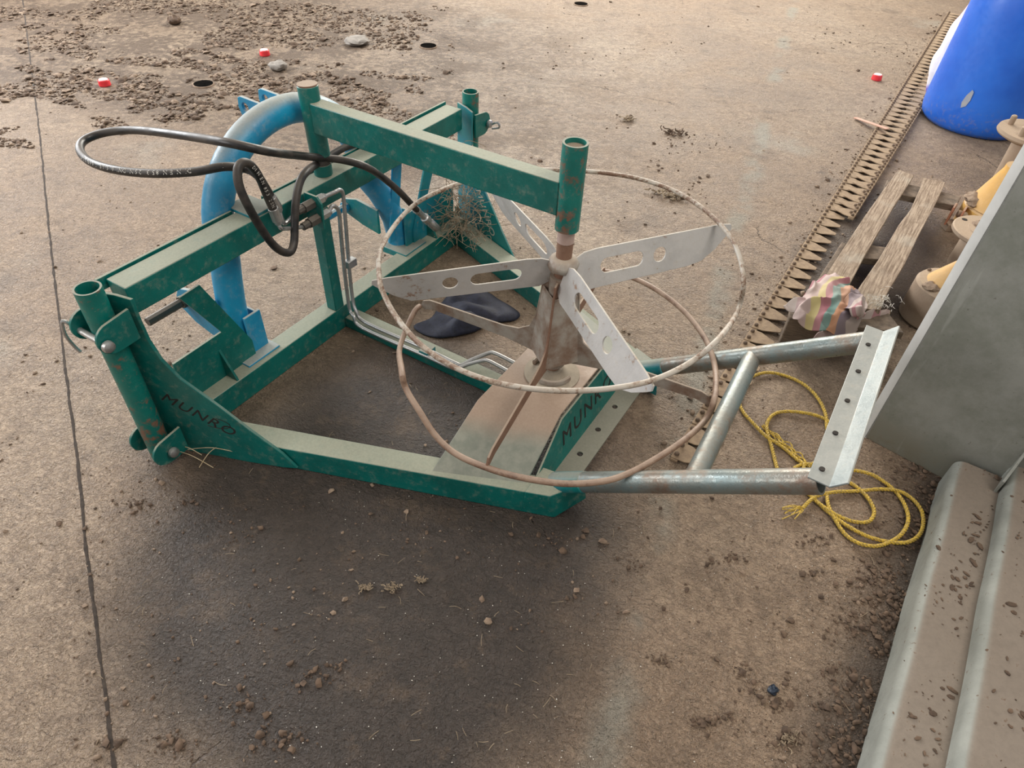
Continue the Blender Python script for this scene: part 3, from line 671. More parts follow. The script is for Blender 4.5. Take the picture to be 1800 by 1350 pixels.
# white print on the hoses
TXT = metal_mat('white_print', (.62, .6, .55), (.5, .48, .44), dustamt=0, rough=.7, speck=False)
def hose_text(txt, pts, side, parent, size=.0125):
    S = spline(pts, 30); dist = [0]
    for i in range(1, len(S)): dist.append(dist[-1]+(S[i]-S[i-1]).length)
    pos = 0.0
    me_all = MB()
    for ch in txt:
        if ch == ' ': pos += size*.6; continue
        i = next((j for j in range(len(dist)) if dist[j] >= pos), None)
        if i is None or i >= len(S)-2: break
        T = (S[i+1]-S[i]).normalized(); N = side-T*side.dot(T); N.normalize(); B = N.cross(T)
        cu = bpy.data.curves.new('c', 'FONT'); cu.body = ch; cu.size = size; cu.align_y = 'CENTER'; cu.resolution_u = 1
        ob = bpy.data.objects.new('c', cu); col.objects.link(ob); me = bpy.data.meshes.new_from_object(ob); bpy.data.objects.remove(ob)
        vs = []
        for v_ in me.vertices:
            a = v_.co.y/.0115; vs.append(S[i]+T*v_.co.x+(B*math.sin(a)+N*math.cos(a))*.0120)
        me_all.add(vs, [tuple(p.vertices) for p in me.polygons]); pos += size*.78
    me_all.build('hose_print', TXT, parent)
vwc = Vector((.25, -.70, .65))
hose_text('PEH_   DIN EN 853 2SN DN10 SAE 100R2AT', h1[4:11], vwc, hose1, .0165)
hose_text('DIN EN 853 2SN', list(h2[0:4])[::-1], Vector((.9, -.4, .5)), hose2, .0135)
# ================================================================ loose things
def clump(name, c, r, mat, label, cat, n=2, squash=.55, group=None, parts=1, seed=0):
    rnd = random.Random(seed); s = MB()
    for k in range(parts):
        cc = Vector(c)+(Vector((rnd.uniform(-1, 1), rnd.uniform(-1, 1), 0))*r*.8 if k else Vector((0, 0, 0)))
        bm = bmesh.new(); bmesh.ops.create_icosphere(bm, subdivisions=n, radius=1)
        rr = r*(1 if k == 0 else rnd.uniform(.3, .7))
        pts = [cc+Vector((v_.co.x, v_.co.y, 0))*rr*(1+.35*noise.noise(v_.co*2+Vector((k, seed, 0))))+Vector((0, 0, max(0.001, (v_.co.z*.5+.42)*rr*2*squash*(1+.4*noise.noise(v_.co*3+Vector((seed, k, 5))))))) for v_ in bm.verts]
        s.add(pts, [tuple(v_.index for v_ in f.verts) for f in bm.faces]); bm.free()
    o = s.build(name, mat, loc=c, sharp=60); return tag(o, label, cat, group)
# navy cloth inside the frame
def drape(name, outline_px, z0, amp, mat, label, cat, freq=7, seed=0, nx=46, base=0.0, zf=None):
    pts = [at(x, y, base) for x, y in outline_px]
    c = sum(pts, Vector((0, 0, 0)))/len(pts); n = len(pts); rings = 16; vs = []; fs = []
    per = spline(pts, 6, True); m = len(per)
    def hh(p, k):
        f = 1-k**3
        w = noise.noise(Vector((p.x*freq, p.y*freq, seed)))*.6+abs(noise.noise(Vector((p.x*freq*2.1, p.y*freq*2.1, seed+4))))*.8
        return base+.004+max(0, z0*f*(.6+.4*w)+amp*w*(.35+.65*f))+(zf(p) if zf else 0)
    vs.append(Vector((c.x, c.y, hh(c, 0))))
    for k in range(1, rings+1):
        t = k/rings
        for p in per:
            q = c+(p-c)*t; vs.append(Vector((q.x, q.y, hh(q, t))))
    for j in range(m): fs.append((0, 1+j, 1+(j+1) % m))
    for k in range(rings-1):
        for j in range(m): a = 1+k*m; b = 1+(k+1)*m; fs.append((a+j, b+j, b+(j+1) % m, a+(j+1) % m))
    loc = Vector((c.x, c.y, base))
    o = MB().add(vs, fs).build(name, mat, loc=loc, sharp=70)
    so = o.modifiers.new('thick', 'SOLIDIFY'); so.thickness = .003; so.offset = 1
    return tag(o, label, cat)
drape('navy_cloth', [(728,575),(760,560),(775,537),(800,518),(845,512),(885,535),(912,552),(905,565),(862,572),(830,588),(780,596),(745,590)], .035, .045, NAVY, 'crumpled dark navy cloth lying on the floor inside the green frame', 'cloth', freq=6, seed=3)
# blue drum
Bc = Vector((2.739, 4.218, 0))
bd = MB().lathe([(.0, .012), (.24, .010), (.262, .0), (.285, .006), (.305, .03), (.314, .07), (.316, .12), (.31, .3), (.305, .45), (.300, .60), (.295, .78), (.27, .84), (.10, .86), (.0, .86)], 72)
o = bd.build('plastic_drum', BARREL, loc=(0, 0, 0), sharp=50); o.location = Bc; tag(o, 'tall bright blue plastic drum standing at the top right corner beside the knife bars', 'drum')
sc = MB().plate([(-.012, -.05), (.01, -.035), (.018, .0), (.016, .045), (.004, .055), (-.012, .02), (-.02, -.02)], [], .002, lambda a, b, t: Vector(((.316+t)*math.cos(a/.316), (.316+t)*math.sin(a/.316), .2+b)))
so_ = sc.build('scuff_mark', simple('scuff', (.3, .36, .5), (.42, .42, .42), 60, .8), o); so_.rotation_euler = (0, 0, math.radians(222))
# sack behind drum
def sack():
    vs = []; n = 40; m = 26; c = Vector((2.73, 4.60, 0))
    for j in range(m):
        v_ = j/(m-1); z = .72*v_; r = .155*math.sin(math.pi*min(1, .12+.88*v_)**.8+.05)**.55 if j not in (0, m-1) else .02
        for k in range(n):
            t = 2*math.pi*k/n; d = Vector((math.cos(t), math.sin(t), 0))
            rr = r*(1+.16*noise.noise(d*2.2+Vector((0, 0, z*7))))
            vs.append(d*rr+Vector((0, 0, z)))
    fs = [(j*n+k, j*n+(k+1) % n, (j+1)*n+(k+1) % n, (j+1)*n+k) for j in range(m-1) for k in range(n)]
    fs += [tuple(reversed(range(n))), tuple(range((m-1)*n, m*n))]
    o = MB().add(vs, fs).build('plastic_sack', SACK, sharp=70); o.location = c
    tag(o, 'white and purple printed plastic sack squeezed behind the blue drum', 'sack')
sack()
# knife bars
def knife(name, A, B, side, label, z0, reach, gstart=0.0, double=False, barw=.022):
    A = Vector(A); B = Vector(B); d = (B-A).normalized(); n = Vector((d.y, -d.x, 0))*side; Ln = (B-A).length
    root = empty(name, A, 0, label, 'mower knife')
    pitch = .0857; N = int(Ln/pitch)
    bar = MB(); bar.bar(Vector((0, 0, z0+.006)), d*Ln+Vector((0, 0, z0+.006)), barw, .009)
    bar.build('knife_back', RUSTYBAR, root, bevel=.001)
    sec = MB()
    prof = [(.004, -.012), (pitch-.004, -.012), (pitch-.006, .03), (pitch*.5+.010, reach), (pitch*.5-.010, reach), (.006, .03)]
    def f(a, b, t): return d*a+n*b+Vector((0, 0, z0+.012+t))
    sec.plate(prof, [], .004, f)
    rvs = [(.25, 0.), (.75, 0.)]+([(.5, .012)] if double else [])
    so = sec.build('knife_section', RUSTYBAR, root, bevel=.0008)
    ros = [MB().lathe([(.007, 0), (.008, .003), (.006, .009), (.002, .011)], 8, Matrix.Translation(f(pitch*a, b_, .002))).build('rivet', RUSTDARK, so) for a, b_ in rvs]
    for i in range(1, N):
        c = so.copy(); col.objects.link(c); c.parent = root; jz = random.uniform(-.0012, .0012)
        c.location = d*pitch*i+Vector((0, 0, jz)); c.rotation_euler = (0, 0, random.uniform(-.03, .03)*0)
        for ro in ros:
            r_ = ro.copy(); col.objects.link(r_); r_.parent = c
    return root
kA = at(1183, 812); kB = at(1668, 24)
knife('mower_knife', kA, kB, 1, 'long dusty mower knife bar with triangular sections aimed right, the left one of two', 0.0, .088)
k2A = at(1492, 392); k2B = at(1712, 40)
knife('mower_knife', k2A, k2B, -1, 'shorter mower knife bar overlapping the long one on its drum side, sections aimed left', .016, .085, double=True, barw=.026)
# pallet piece
pal = empty('broken_pallet', at(1440, 500), 0, 'weathered broken wooden pallet with two long grey slats, beside the mower knives', 'pallet')
pal_loc = pal.location.copy()
def pboard(name, px, z, th, mat):
    q = [at(x, y, z)-pal_loc for x, y in px]
    q = [Vector((p.x, p.y, z)) for p in q]
    return MB().add([Vector((p.x, p.y, z-th)) for p in q]+q, [(0,1,2,3),(4,5,6,7),(0,1,5,4),(1,2,6,5),(2,3,7,6),(3,0,4,7)]).build(name, mat, pal, bevel=.003)
def pslat(px, z, th):
    q = [at(x, y, z)-pal_loc for x, y in px]; n = len(q)
    s = MB(); s.add([Vector((p.x, p.y, z-th)) for p in q]+[Vector((p.x, p.y, z)) for p in q], [tuple(range(n)), tuple(range(n, 2*n))]+[(i, (i+1) % n, n+(i+1) % n, n+i) for i in range(n)])
    return s.build('slat', WOOD, pal, bevel=.002)
pslat([(1408,552),(1432,515),(1470,455),(1520,380),(1552,335),(1580,298),(1607,308),(1572,362),(1520,450),(1470,545),(1455,575)], .13, .022)
pslat([(1500,520),(1545,455),(1580,395),(1601,368),(1618,330),(1624,312),(1662,320),(1648,352),(1622,400),(1590,465),(1560,515),(1548,545),(1490,540)], .13, .022)
for px in ([(1395,520),(1560,548),(1590,585),(1385,560)], [(1490,425),(1600,440),(1592,462),(1478,448)], [(1560,315),(1690,345),(1682,362),(1552,335)]):
    pboard('cross_board', px, .106, .03, WOODD)
pboard('cross_board', [(1480,470),(1530,395),(1545,400),(1497,478)], .05, .03, WOODD)
e = [at(1368, 607, 0)-pal_loc, at(1480, 628, 0)-pal_loc]
eb = MB(); a_, b_ = e; a_.z = b_.z = 0; dn = (b_-a_).normalized(); pn_ = Vector((-dn.y, dn.x, 0))*.03
eb.add([a_, b_, b_+pn_, a_+pn_]+[p+Vector((0, 0, .128)) for p in (a_, b_, b_+pn_, a_+pn_)], [(0,1,2,3),(4,5,6,7),(0,1,5,4),(1,2,6,5),(2,3,7,6),(3,0,4,7)])
eb.build('end_board', WOODD, pal, bevel=.004)
pboard('side_board', [(1398,552),(1480,425),(1488,428),(1408,556)], .10, .09, WOODD)
# multicolour cloth over the pallet end
def cloth_strip(name, rows, mat, label, cat, seed=1):
    g = [[at(x, y, z) for x, y, z in r] for r in rows]; U_, V_ = len(g), len(g[0]); n1, n2 = 48, 54; cols = []
    for r in g: cols.append(spline(r, n2//(V_-1)))
    m = len(cols[0]); grid = [spline([cols[i][j] for i in range(U_)], n1//(U_-1)) for j in range(m)]; k = len(grid[0])
    vs = [grid[j][i]+Vector((noise.noise(grid[j][i]*14+Vector((seed, 0, 0)))*.010, noise.noise(grid[j][i]*14+Vector((0, seed, 0)))*.010, (.5-abs(noise.noise(grid[j][i]*13+Vector((seed, seed, 0)))))*.055-.008+noise.noise(grid[j][i]*34)*.008)) for j in range(m) for i in range(k)]
    fs = [(j*k+i, j*k+i+1, (j+1)*k+i+1, (j+1)*k+i) for j in range(m-1) for i in range(k-1)]
    return MB().add(vs, fs), vs
cl = empty('patterned_cloth', at(1450, 590, 0), 0, 'crumpled multicoloured cloth in red, yellow, teal and purple draped over the pallet end', 'cloth')
clo = cl.location.copy()
def clp(name, rows, mat, seed):
    mb, vs = cloth_strip(name, rows, mat, '', '', seed); mb.v = [tuple(Vector(p)-clo) for p in mb.v]
    o = mb.build(name, mat, cl, sharp=75); m_ = o.modifiers.new('t', 'SOLIDIFY'); m_.thickness = .002; return o
clp('cloth_body', [[(1425,500,.145),(1450,487,.15),(1485,492,.15),(1505,512,.15)], [(1405,540,.15),(1440,520,.18),(1485,520,.17),(1525,545,.15)], [(1395,560,.14),(1430,548,.16),(1470,556,.16),(1512,562,.145)], [(1400,572,.12),(1430,580,.12),(1460,590,.12),(1500,590,.11)]], CLOTH, 1)
clp('cloth_tail', [[(1375,545,.14),(1385,532,.15),(1410,530,.15)], [(1405,548,.14),(1425,545,.15),(1445,552,.15)], [(1430,562,.13),(1450,575,.13),(1462,582,.12)]], CLOTHP, 3)
clp('cloth_corner', [[(1500,552,.135),(1530,550,.12),(1564,550,.10)], [(1505,572,.09),(1535,572,.08),(1560,568,.07)], [(1508,604,.04),(1540,602,.03),(1556,590,.02)]], CLOTH, 6)
clp('cloth_corner', [[(1498,545,.15),(1475,560,.14),(1445,580,.13),(1425,602,.10)], [(1505,560,.14),(1490,580,.12),(1465,592,.10),(1425,610,.06)], [(1510,575,.10),(1500,590,.08),(1480,600,.05),(1430,618,.02)]], CLOTHP, 9)
clp('cloth_fold', [[(1478,535,.17),(1495,520,.19),(1520,530,.17)], [(1490,548,.18),(1508,545,.20),(1520,548,.17)], [(1506,570,.15),(1512,566,.16),(1516,562,.15)]], CLOTH, 12)
# conical housings beside the pallet
def housing(name, px, z, prof, mat, label, tilt=(0, 0), extra=None):
    c = at(px[0], px[1], z); c.z = 0
    root = empty(name, c, 0, label, 'machine part'); root.rotation_euler = (tilt[0], tilt[1], 0)
    MB().lathe(prof[0], 44).build('housing_body', mat[0], root, sharp=30, bevel=0)
    if len(prof) > 1: MB().lathe(prof[1], 44).build('cone', mat[1], root, sharp=30)
    return root
h_ = housing('cone_housing', (1636, 560), .0, [[(.0, 0), (.110, 0), (.120, .01), (.116, .15), (.108, .162), (.08, .165), (.0, .165)], [(.085, .162), (.080, .17), (.016, .262), (.0, .265)]], (DCONE, YCONE), 'yellow topped cone housing nearest the grey steel column, dusty drum below the cone')
for k in range(4):
    t = k*math.pi/2+.5; MB().lathe([(.007, .163), (.007, .170), (.002, .172)], 8, Matrix.Translation((.097*math.cos(t), .096*math.sin(t), 0))).build('flange_bolt', RUSTDARK, h_)
d_ = housing('bolt_flange', (1702, 468), .0, [[(.0, 0), (.085, 0), (.08, .14), (.132, .15), (.136, .155), (.136, .168), (.131, .172), (.08, .172), (.078, .176), (.035, .176), (.032, .184), (.0, .186)]], (DCONE,), 'round dusty flange with four bolt holes between the two yellow cones')
for k in range(4):
    t = k*math.pi/2+.6; MB().lathe([(.011, .1722), (.011, .1732)], 12, Matrix.Translation((.108*math.cos(t), .108*math.sin(t), 0))).build('bolt_hole', INK, d_)
h2_ = housing('cone_housing', (1733, 405), .0, [[(.0, 0), (.140, 0), (.145, .01), (.142, .11), (.125, .12), (.0, .12)], [(.134, .12), (.127, .128), (.065, .29), (.063, .31), (.0, .31)]], (YCONE, YCONE), 'larger yellow cone housing behind the round flange, below the studded plate')
o = clump('x', (0, 0, 0), .05, SOIL, 'x', 'x', 3, .5, parts=3, seed=4); o.name = 'dirt_cake'; o.parent = h2_; o.location = (-.10, .03, .12)
for k in ('label', 'category'): del o[k]
for pr_, lc in ((h_, (-.085, -.04, .155)), (d_, (-.03, .05, .165)), (st, (.03, -.02, .338))) if False else ((h_, (-.085, -.03, .155)), (d_, (-.02, .04, .166))):
    o = clump('dirt_cake', (0, 0, 0), .03, SOIL, 'x', 'x', 3, .4, parts=4, seed=int(lc[0]*-1000)); o.parent = pr_; o.location = lc
    for k in ('label', 'category'): del o[k]
st = housing('studded_plate', (1754, 352), .0, [[(.0, 0), (.07, 0), (.075, .30), (.13, .31), (.160, .325), (.164, .332), (.160, .346), (.0, .348)]], (DCONE,), 'round plate with upright bolts standing behind the yellow cones near the drum')
for k in range(5):
    t = k*2*math.pi/5+1.1; MB().lathe([(.013, .346), (.013, .385), (.009, .389)], 10, Matrix.Translation((.118*math.cos(t), .118*math.sin(t), 0))).build('stud', DCONE, st)
# orange bracket
ob_c = at(1668, 402, 0); ob = empty('orange_bracket', ob_c, 0, 'small rusty orange clevis bracket lying between the pallet and the flange', 'bracket')
vd = Vector((.62, .78, 0))
for k, off in enumerate((-.022, .022)):
    sd_ = Vector((vd.y, -vd.x, 0))*off
    MB().plate([(-.045, .0), (.02, .0), (.03, .06), (.02, .085), (.0, .092), (-.025, .08), (-.04, .04)], [circ(.0, .06, .012, 12)], .008, lambda a, b, t, sd_=sd_: vd*a+Vector((vd.y, -vd.x, 0))*t+sd_+Vector((0, 0, b+.03))).build('clevis_plate', ORANGE, ob, bevel=.001)
MB().box((-.03, -.03, 0), (.03, .03, .035)).tube([(0, 0, .08), (.12, -.05, .07)], .016, 14).build('clevis_body', DCONE, ob, bevel=.003)
# ---------------------------------------------------------------- steel column and guard beams on the right
P1 = at(1519, 768); P2 = at(1650, 838); cd = (P2-P1); cd.z = 0; cd.normalize(); cn = Vector((-cd.y, cd.x, 0))
if cn.y < 0: cn = -cn
c_ = MB()
def wall_plate(a, b, th, h, side):
    n = side*th
    return [a, b, b+n, a+n]+[p+Vector((0, 0, h)) for p in (a, b, b+n, a+n)]
BX = [(0,1,2,3),(4,5,6,7),(0,1,5,4),(1,2,6,5),(2,3,7,6),(3,0,4,7)]
col_root = empty('steel_column', P1, 0, 'wide weathered grey steel column plate rising at the right edge behind the yellow rope', 'column')
z0 = Vector((0, 0, 0))
c_.add(wall_plate(z0, cd*.62, .013, 1.9, cn), BX); c_.build('flange', PANEL, col_root, bevel=.002)
le = Vector((-.30, .95, 0))*.025
MB().add([Vector((0,0,0)), cd*.006, cd*.006+le, le]+[p+Vector((0, 0, 1.9)) for p in (Vector((0,0,0)), cd*.006, cd*.006+le, le)], BX).build('lit_edge_strip', simple('lit_edge_tone', (.56, .56, .54), (.66, .66, .64), 8, .5, .0005), col_root)  # paler tone paints the light caught along the column edge
MB().add(wall_plate(cd*.31+cn*.013, cd*.31+cn*.40, .012, 1.9, cd), BX).build('web', PANEL, col_root, bevel=.001)
MB().add(wall_plate(cn*.40, cd*.62+cn*.40, .013, 1.9, cn), BX).build('flange', PANEL, col_root, bevel=.001)
g0_ = Vector((1.291, 1.317, 0)); g1_ = Vector((.774, .517, 0)); gd = (g1_-g0_).normalized(); gn_ = Vector((-gd.y, gd.x, 0))
if gn_.x < 0: gn_ = -gn_
BEAMM = NT('dusty_rail_steel')
def _bm(s):
    n = s.noise(8, 5, .65); n2 = s.noise(60, 4, .7); nz = s.xyz(s.geo.outputs['Normal'])[2]
    c = s.mix(s.ramp(n, .35, .65), (.31, .32, .29), (.24, .25, .225))
    c = s.mix(s.mth('MULTIPLY', s.ramp(nz, .80, 1.0), .9), c, s.mix(n2, (.14, .105, .08), (.25, .20, .155)))
    c = s.mix(s.ramp(n2, .62, .7, 0, .8), c, (.13, .08, .05))
    return s.out(c, .7, 0, s.bump(n2, .5, .002))
BEAMM = _bm(BEAMM)
def guard(off, w, z1, z0_, ext0, ext1, label, r=.028):
    prof = [(0, z0_)]+[(r-r*math.cos(t), z1-r+r*math.sin(t)) for t in np.linspace(0, math.pi/2, 7)]+[(w, z1), (w, z1-.004), (r, z1-.005), (.006, z1-r), (.006, z0_)]
    s = MB(); N = 40; n = len(prof); vs = []
    Lg = (g1_-g0_).length+ext0+ext1
    for i in range(N+1):
        t = i/N; b = g0_-gd*ext0+gd*Lg*t
        wob = .004*noise.noise(b*6)
        for a, z in prof: vs.append(b+gn_*(off+a+wob)+Vector((0, 0, z+.003*noise.noise(b*5+Vector((3, 0, 0))))))
    fs = [(i*n+k, i*n+(k+1) % n, (i+1)*n+(k+1) % n, (i+1)*n+k) for i in range(N) for k in range(n)]+[tuple(reversed(range(n))), tuple(range(N*n, (N+1)*n))]
    return tag(s.add(vs, fs).build('guard_rail', BEAMM, loc=g0_, sharp=50), label, 'rail')
guard(0, .118, .115, 0, .0, .75, 'lower grey rounded steel rail nearest the yellow rope, its flat top dusty')
guard(.118, .40, .168, 0, .06, .80, 'upper grey steel rail stepping up behind the lower rail at the bottom right corner')
bp = at(1748, 862, .12); bp2 = at(1800, 792, .2)
bd_ = (bp2-bp); bd_.z = 0; bd_.normalize()
pt = MB().add([Vector((bp.x, bp.y, .10)), Vector((bp.x, bp.y, .16)), Vector((bp.x, bp.y, .16))+bd_*.25+Vector((0, 0, .22)), Vector((bp.x, bp.y, .10))+bd_*.3]+[q_+Vector((.006, -.004, 0)) for q_ in (Vector((bp.x, bp.y, .10)), Vector((bp.x, bp.y, .16)), Vector((bp.x, bp.y, .16))+bd_*.25+Vector((0, 0, .22)), Vector((bp.x, bp.y, .10))+bd_*.3)], BX)
pt.v = [tuple(Vector(p)-Vector(P1)) for p in pt.v]
pt.build('stiffener', PANEL, col_root, bevel=.001)
# ---------------------------------------------------------------- rope
def R8(l): return [(1100+x/3, 550+y/3) for x, y in l]
rp = R8([(930,1032),(1000,970),(1100,945),(1220,940),(1340,930),(1440,940),(1520,990),(1565,1060),(1560,1150),(1500,1205),(1400,1210),(1280,1180),(1180,1130),(1080,1060),(980,970),(900,900),(940,810),(900,770),(830,710),(740,650),(680,590),(615,515),(600,440),(650,350),(740,315),(850,335),(950,385),(1020,460),(1055,540),(1060,600),(1080,690),(1100,780),(1150,870),(1220,920),(1280,980),(1310,1050),(1280,1100),(1200,1100),(1100,1060),(1000,990),(950,940),(860,880),(805,830),(785,770),(765,690),(745,620),(750,570),(790,530),(860,520),(960,530),(1040,555),(1085,590),(1100,640),(1085,720),(1000,790),(930,800),(890,822),(960,835),(1100,820),(1200,830),(1290,850),(1360,890),(1420,940),(1470,1010),(1490,1090),(1460,1160),(1400,1205),(1320,1230),(1230,1215),(1160,1170),(1110,1100),(1070,1020),(1060,960)])
rpw = [at(x, y, .006+.006*(.5+.5*math.sin(i*1.7))) for i, (x, y) in enumerate(rp)]
S = spline(rpw, 26)
rope_root = at(1500, 850, 0)
rr = MB()
# three twisted strands
dist = 0; strands = [[], [], []]
for i, p in enumerate(S):
    if i: dist += (p-S[i-1]).length
    T = (S[min(i+1, len(S)-1)]-S[max(i-1, 0)]).normalized(); N = Vector((0, 0, 1)); B = T.cross(N)
    for k in range(3):
        a = dist*2*math.pi/.028+k*2.094; strands[k].append(p+(N*math.cos(a)+B*math.sin(a))*.0027)
ropeo = empty('yellow_rope', rope_root, 0, 'loosely looped thin yellow plastic rope on the floor under the prop frame', 'rope')
mb = MB()
for st_ in strands: mb.tube([p-rope_root for p in st_], .0031, 6)
mb.build('rope_length', ROPE, ropeo)
fr = MB(); rnd = random.Random(3); q0 = rpw[0]; q1 = at(1382, 905, .006)
for k in range(12):
    e_ = q0+(q1-q0)*rnd.uniform(.7, 1.1)+Vector((rnd.uniform(-.018, .018), rnd.uniform(-.022, .022), rnd.uniform(0, .01)))
    m_ = (q0+e_)/2+Vector((rnd.uniform(-.008, .008), rnd.uniform(-.008, .008), .006)); fr.tube([p-rope_root for p in spline([q0, m_, e_], 4)], .0016, 5)
fr.build('frayed_end', ROPE, ropeo); fs_ = MB()
for k in range(5):
    a, b = R8([(720, 595), (975, 812)]); a = at(*a, .007); b = at(*b, .007); o_ = Vector((rnd.uniform(-.012, .012), rnd.uniform(-.012, .012), 0))
    pts = [a+(b-a)*t+o_*math.sin(t*math.pi)+Vector((0, 0, .003*math.sin(t*30+k)))+Vector((.004, .004, 0))*math.sin(t*24+k*2) for t in np.linspace(0, 1, 24)]
    fs_.tube([p-rope_root for p in pts], .0022, 5)
fs_.build('loose_strands', ROPE, ropeo)
# ---------------------------------------------------------------- small things on the floor
for (x, y), lab in zip([(185, 146), (466, 93), (1540, 136)], ['small red plastic cap at the far left of the muddy floor', 'small red plastic cap in the mud behind the blue hoop', 'small red plastic cap on bare floor left of the knife bars']):
    c = at(x, y+4, 0); rt = empty('bottle_cap', c, .3, lab, 'cap', 'red bottle caps')
    MB().lathe([(.032, 0), (.034, .004), (.031, .030), (.028, .034), (.0, .034)], 24).build('cap_body', REDP, rt, bevel=0, sharp=30)
    MB().lathe([(.026, .034), (.024, .037), (.0, .037)], 24).build('cap_top', CAPW, rt, sharp=30)
for (x, y), lab in zip([(358, 149), (753, 82), (1021, 8)], ['round black floor socket nearest the blue hoop lugs', 'round black floor socket right of the flat stone', 'round black floor socket at the top edge of the floor']):
    c = at(x, y, 0); rt = empty('floor_socket', c, 0, lab, 'floor socket', 'black floor sockets')
    MB().lathe([(.064, 0), (.062, .006), (.056, .008)], 28).build('rim', SOIL, rt)
    MB().lathe([(.0565, .002), (.0565, .0088), (.052, .0092), (.0, .0086)], 28).build('hole_dark_disc', BLACKP, rt)  # raised black disc, paints the darkness inside the hole
clump('stone', at(490, 122), .055, STONE, 'small grey stone in the mud beside the red cap behind the blue hoop', 'stone', 3, .5, 'stones in the mud', 1, 5)
clump('stone', at(628, 77), .085, STONE, 'flattest and largest stone, left of the middle black floor socket', 'stone', 3, .3, 'stones in the mud', 1, 9)
clump('stone', at(308, 42), .05, SOILD, 'dark stone alone near the top left of the floor', 'stone', 3, .6, 'stones in the mud', 1, 12)
clump('ball', at(1357, 1216), .011, simple('dark_blue_rubber', (.01, .02, .035), (.02, .03, .05), 30, .35), 'tiny dark blue ball on the floor in front of the lower rail', 'ball', 3, 1.0, None, 1, 1)
a = at(1503, 208, .004); b = at(1560, 228, .034); stk = MB().bar(Vector((0, 0, .004)), b-a+Vector((0, 0, .004)), .028, .005)
o = stk.build('flat_stick', PINKP, bevel=.001); o.location = a; tag(o, 'flat faded pink stick lying against the left knife bar', 'stick')
# dried hay / dung wads
wads = [((1180, 346), .075, 'pale dry wad of chaff right of the reel ring'), ((1100, 211), .05, 'small brown wad of dung above the far end of the arm'), ((1185, 235), .06, 'dark brown wad of dung left of the knife bars'), ((1225, 1150), .0, ''), ((690, 1035), .022, 'small tan wad of fluff in front of the machine, right of the thin one'), ((640, 1035), .018, 'thin tan wad of fluff in the middle of the dark floor'), ((742, 1020), .015, 'tan wad of fluff nearest the green side rail'), ((1385, 1300), .02, 'brown dung wad near the bottom edge by the lower rail')]
def wad(px, r, label, mat, seed):
    c = at(*px); rnd = random.Random(seed); s = MB()
    for k in range(26):
        a = Vector((rnd.gauss(0, r*.5), rnd.gauss(0, r*.28), rnd.uniform(0, r*.25)+.003)); pts = [a]
        for j in range(3): pts.append(pts[-1]+Vector((rnd.uniform(-1, 1), rnd.uniform(-1, 1), rnd.uniform(-.3, .35)))*r*.3)
        for p in pts: p.z = max(.002, p.z)
        s.tube(spline(pts, 3), max(.0012, r*.05), 5)
    o = s.build('chaff_wad', mat); o.location = c; tag(o, label, 'chaff')
for i, (p, r, l) in enumerate(wads):
    if r: wad(p, r, l, STRAWD if i != 2 else SOILD, i+20)
# uncountable: clods, crumbs, straw bits, fluff
def scatter(name, mat, spots, label, cat, sub=1, flat=.5):
    s = MB(); bm = bmesh.new(); bmesh.ops.create_icosphere(bm, subdivisions=sub, radius=1)
    base = [v_.co.copy() for v_ in bm.verts]; fcs = [tuple(v_.index for v_ in f.verts) for f in bm.faces]; bm.free()
    rnd = random.Random(len(spots))
    for p, r in spots:
        ry = rnd.uniform(.5, 1); a = rnd.uniform(0, 6.28); ca, sa = math.cos(a), math.sin(a); ph = rnd.uniform(0, 50)
        vs = []
        for b in base:
            k = r*(1+1.1*noise.noise(b*1.9+Vector((ph, 0, 0)))); x, y = b.x*k, b.y*k*ry
            vs.append((p.x+x*ca-y*sa, p.y+x*sa+y*ca, max(0, (b.z*.8+.4)*k*flat)+.0005))
        s.add(vs, fcs)
    return tag(s.build(name, mat, sharp=80), label, cat, kind='stuff')
rnd = random.Random(11)
spots = []; dark = []
tries = 0
while len(spots) < 9000:
    x = rnd.uniform(-40, 800); y = rnd.uniform(0, 260); p = at(x, y)
    m_ = .35*p.x+.94*p.y
    nz = noise.noise(Vector((p.x*1.3, p.y*2.2, 0)))+.6*noise.noise(Vector((p.x*5, p.y*7, 3)))
    edge = 1 if y < 190-x*.02 else max(0, 1-(y-(190-x*.02))/45)
    lim = .18-.25*edge+.25*max(0, (x-520)/300)
    if nz > lim and all(math.hypot(x-a_, (y-b__)*1.6) > 24 for a_, b__ in ((185,146),(466,93),(358,149),(753,82),(490,122),(628,77),(308,42),(1021,8))): spots.append((p, min(.028, .003+rnd.expovariate(1/.0048))))
scatter('mud_clods', SOILD, [s_ for i, s_ in enumerate(spots) if i % 3], 'dark churned mud clods across the back left of the floor', 'mud')
scatter('soil_clods', SOIL, spots[::3], 'lighter dry soil clods among the churned mud at the back left', 'soil')
sp2 = []
for k in range(3800):
    x = rnd.uniform(-20, 1820); y = rnd.uniform(0, 1350)**1.0; p = at(x, y)
    if noise.noise(Vector((p.x*2.5, p.y*2.5, 7))) > -.05: sp2.append((p, .0008+rnd.expovariate(1/.0022)))
for k in range(0):       # dirt drifted along the rail and knives
    t = rnd.uniform(0, 1); p = g0_+gd*t*1.0-gn_*abs(rnd.gauss(0, .05))
    sp2.append((Vector((p.x, p.y, 0)), .001+rnd.expovariate(1/.0025)))
for k in range(900):
    t = rnd.uniform(0, 1); p = kA+(kB-kA)*t+Vector((.87, -.5, 0))*rnd.gauss(.02, .07)
    sp2.append((p, .002+rnd.expovariate(1/.003)))
sp2 = [q for q in sp2 if q[1] < .016]
scatter('floor_crumbs', SOIL, sp2[::2], 'scattered small crumbs of dry soil over the whole floor', 'soil')
scatter('dark_crumbs', SOILD, sp2[1::2], 'scattered small dark crumbs of dirt over the whole floor', 'dirt')
dr = []
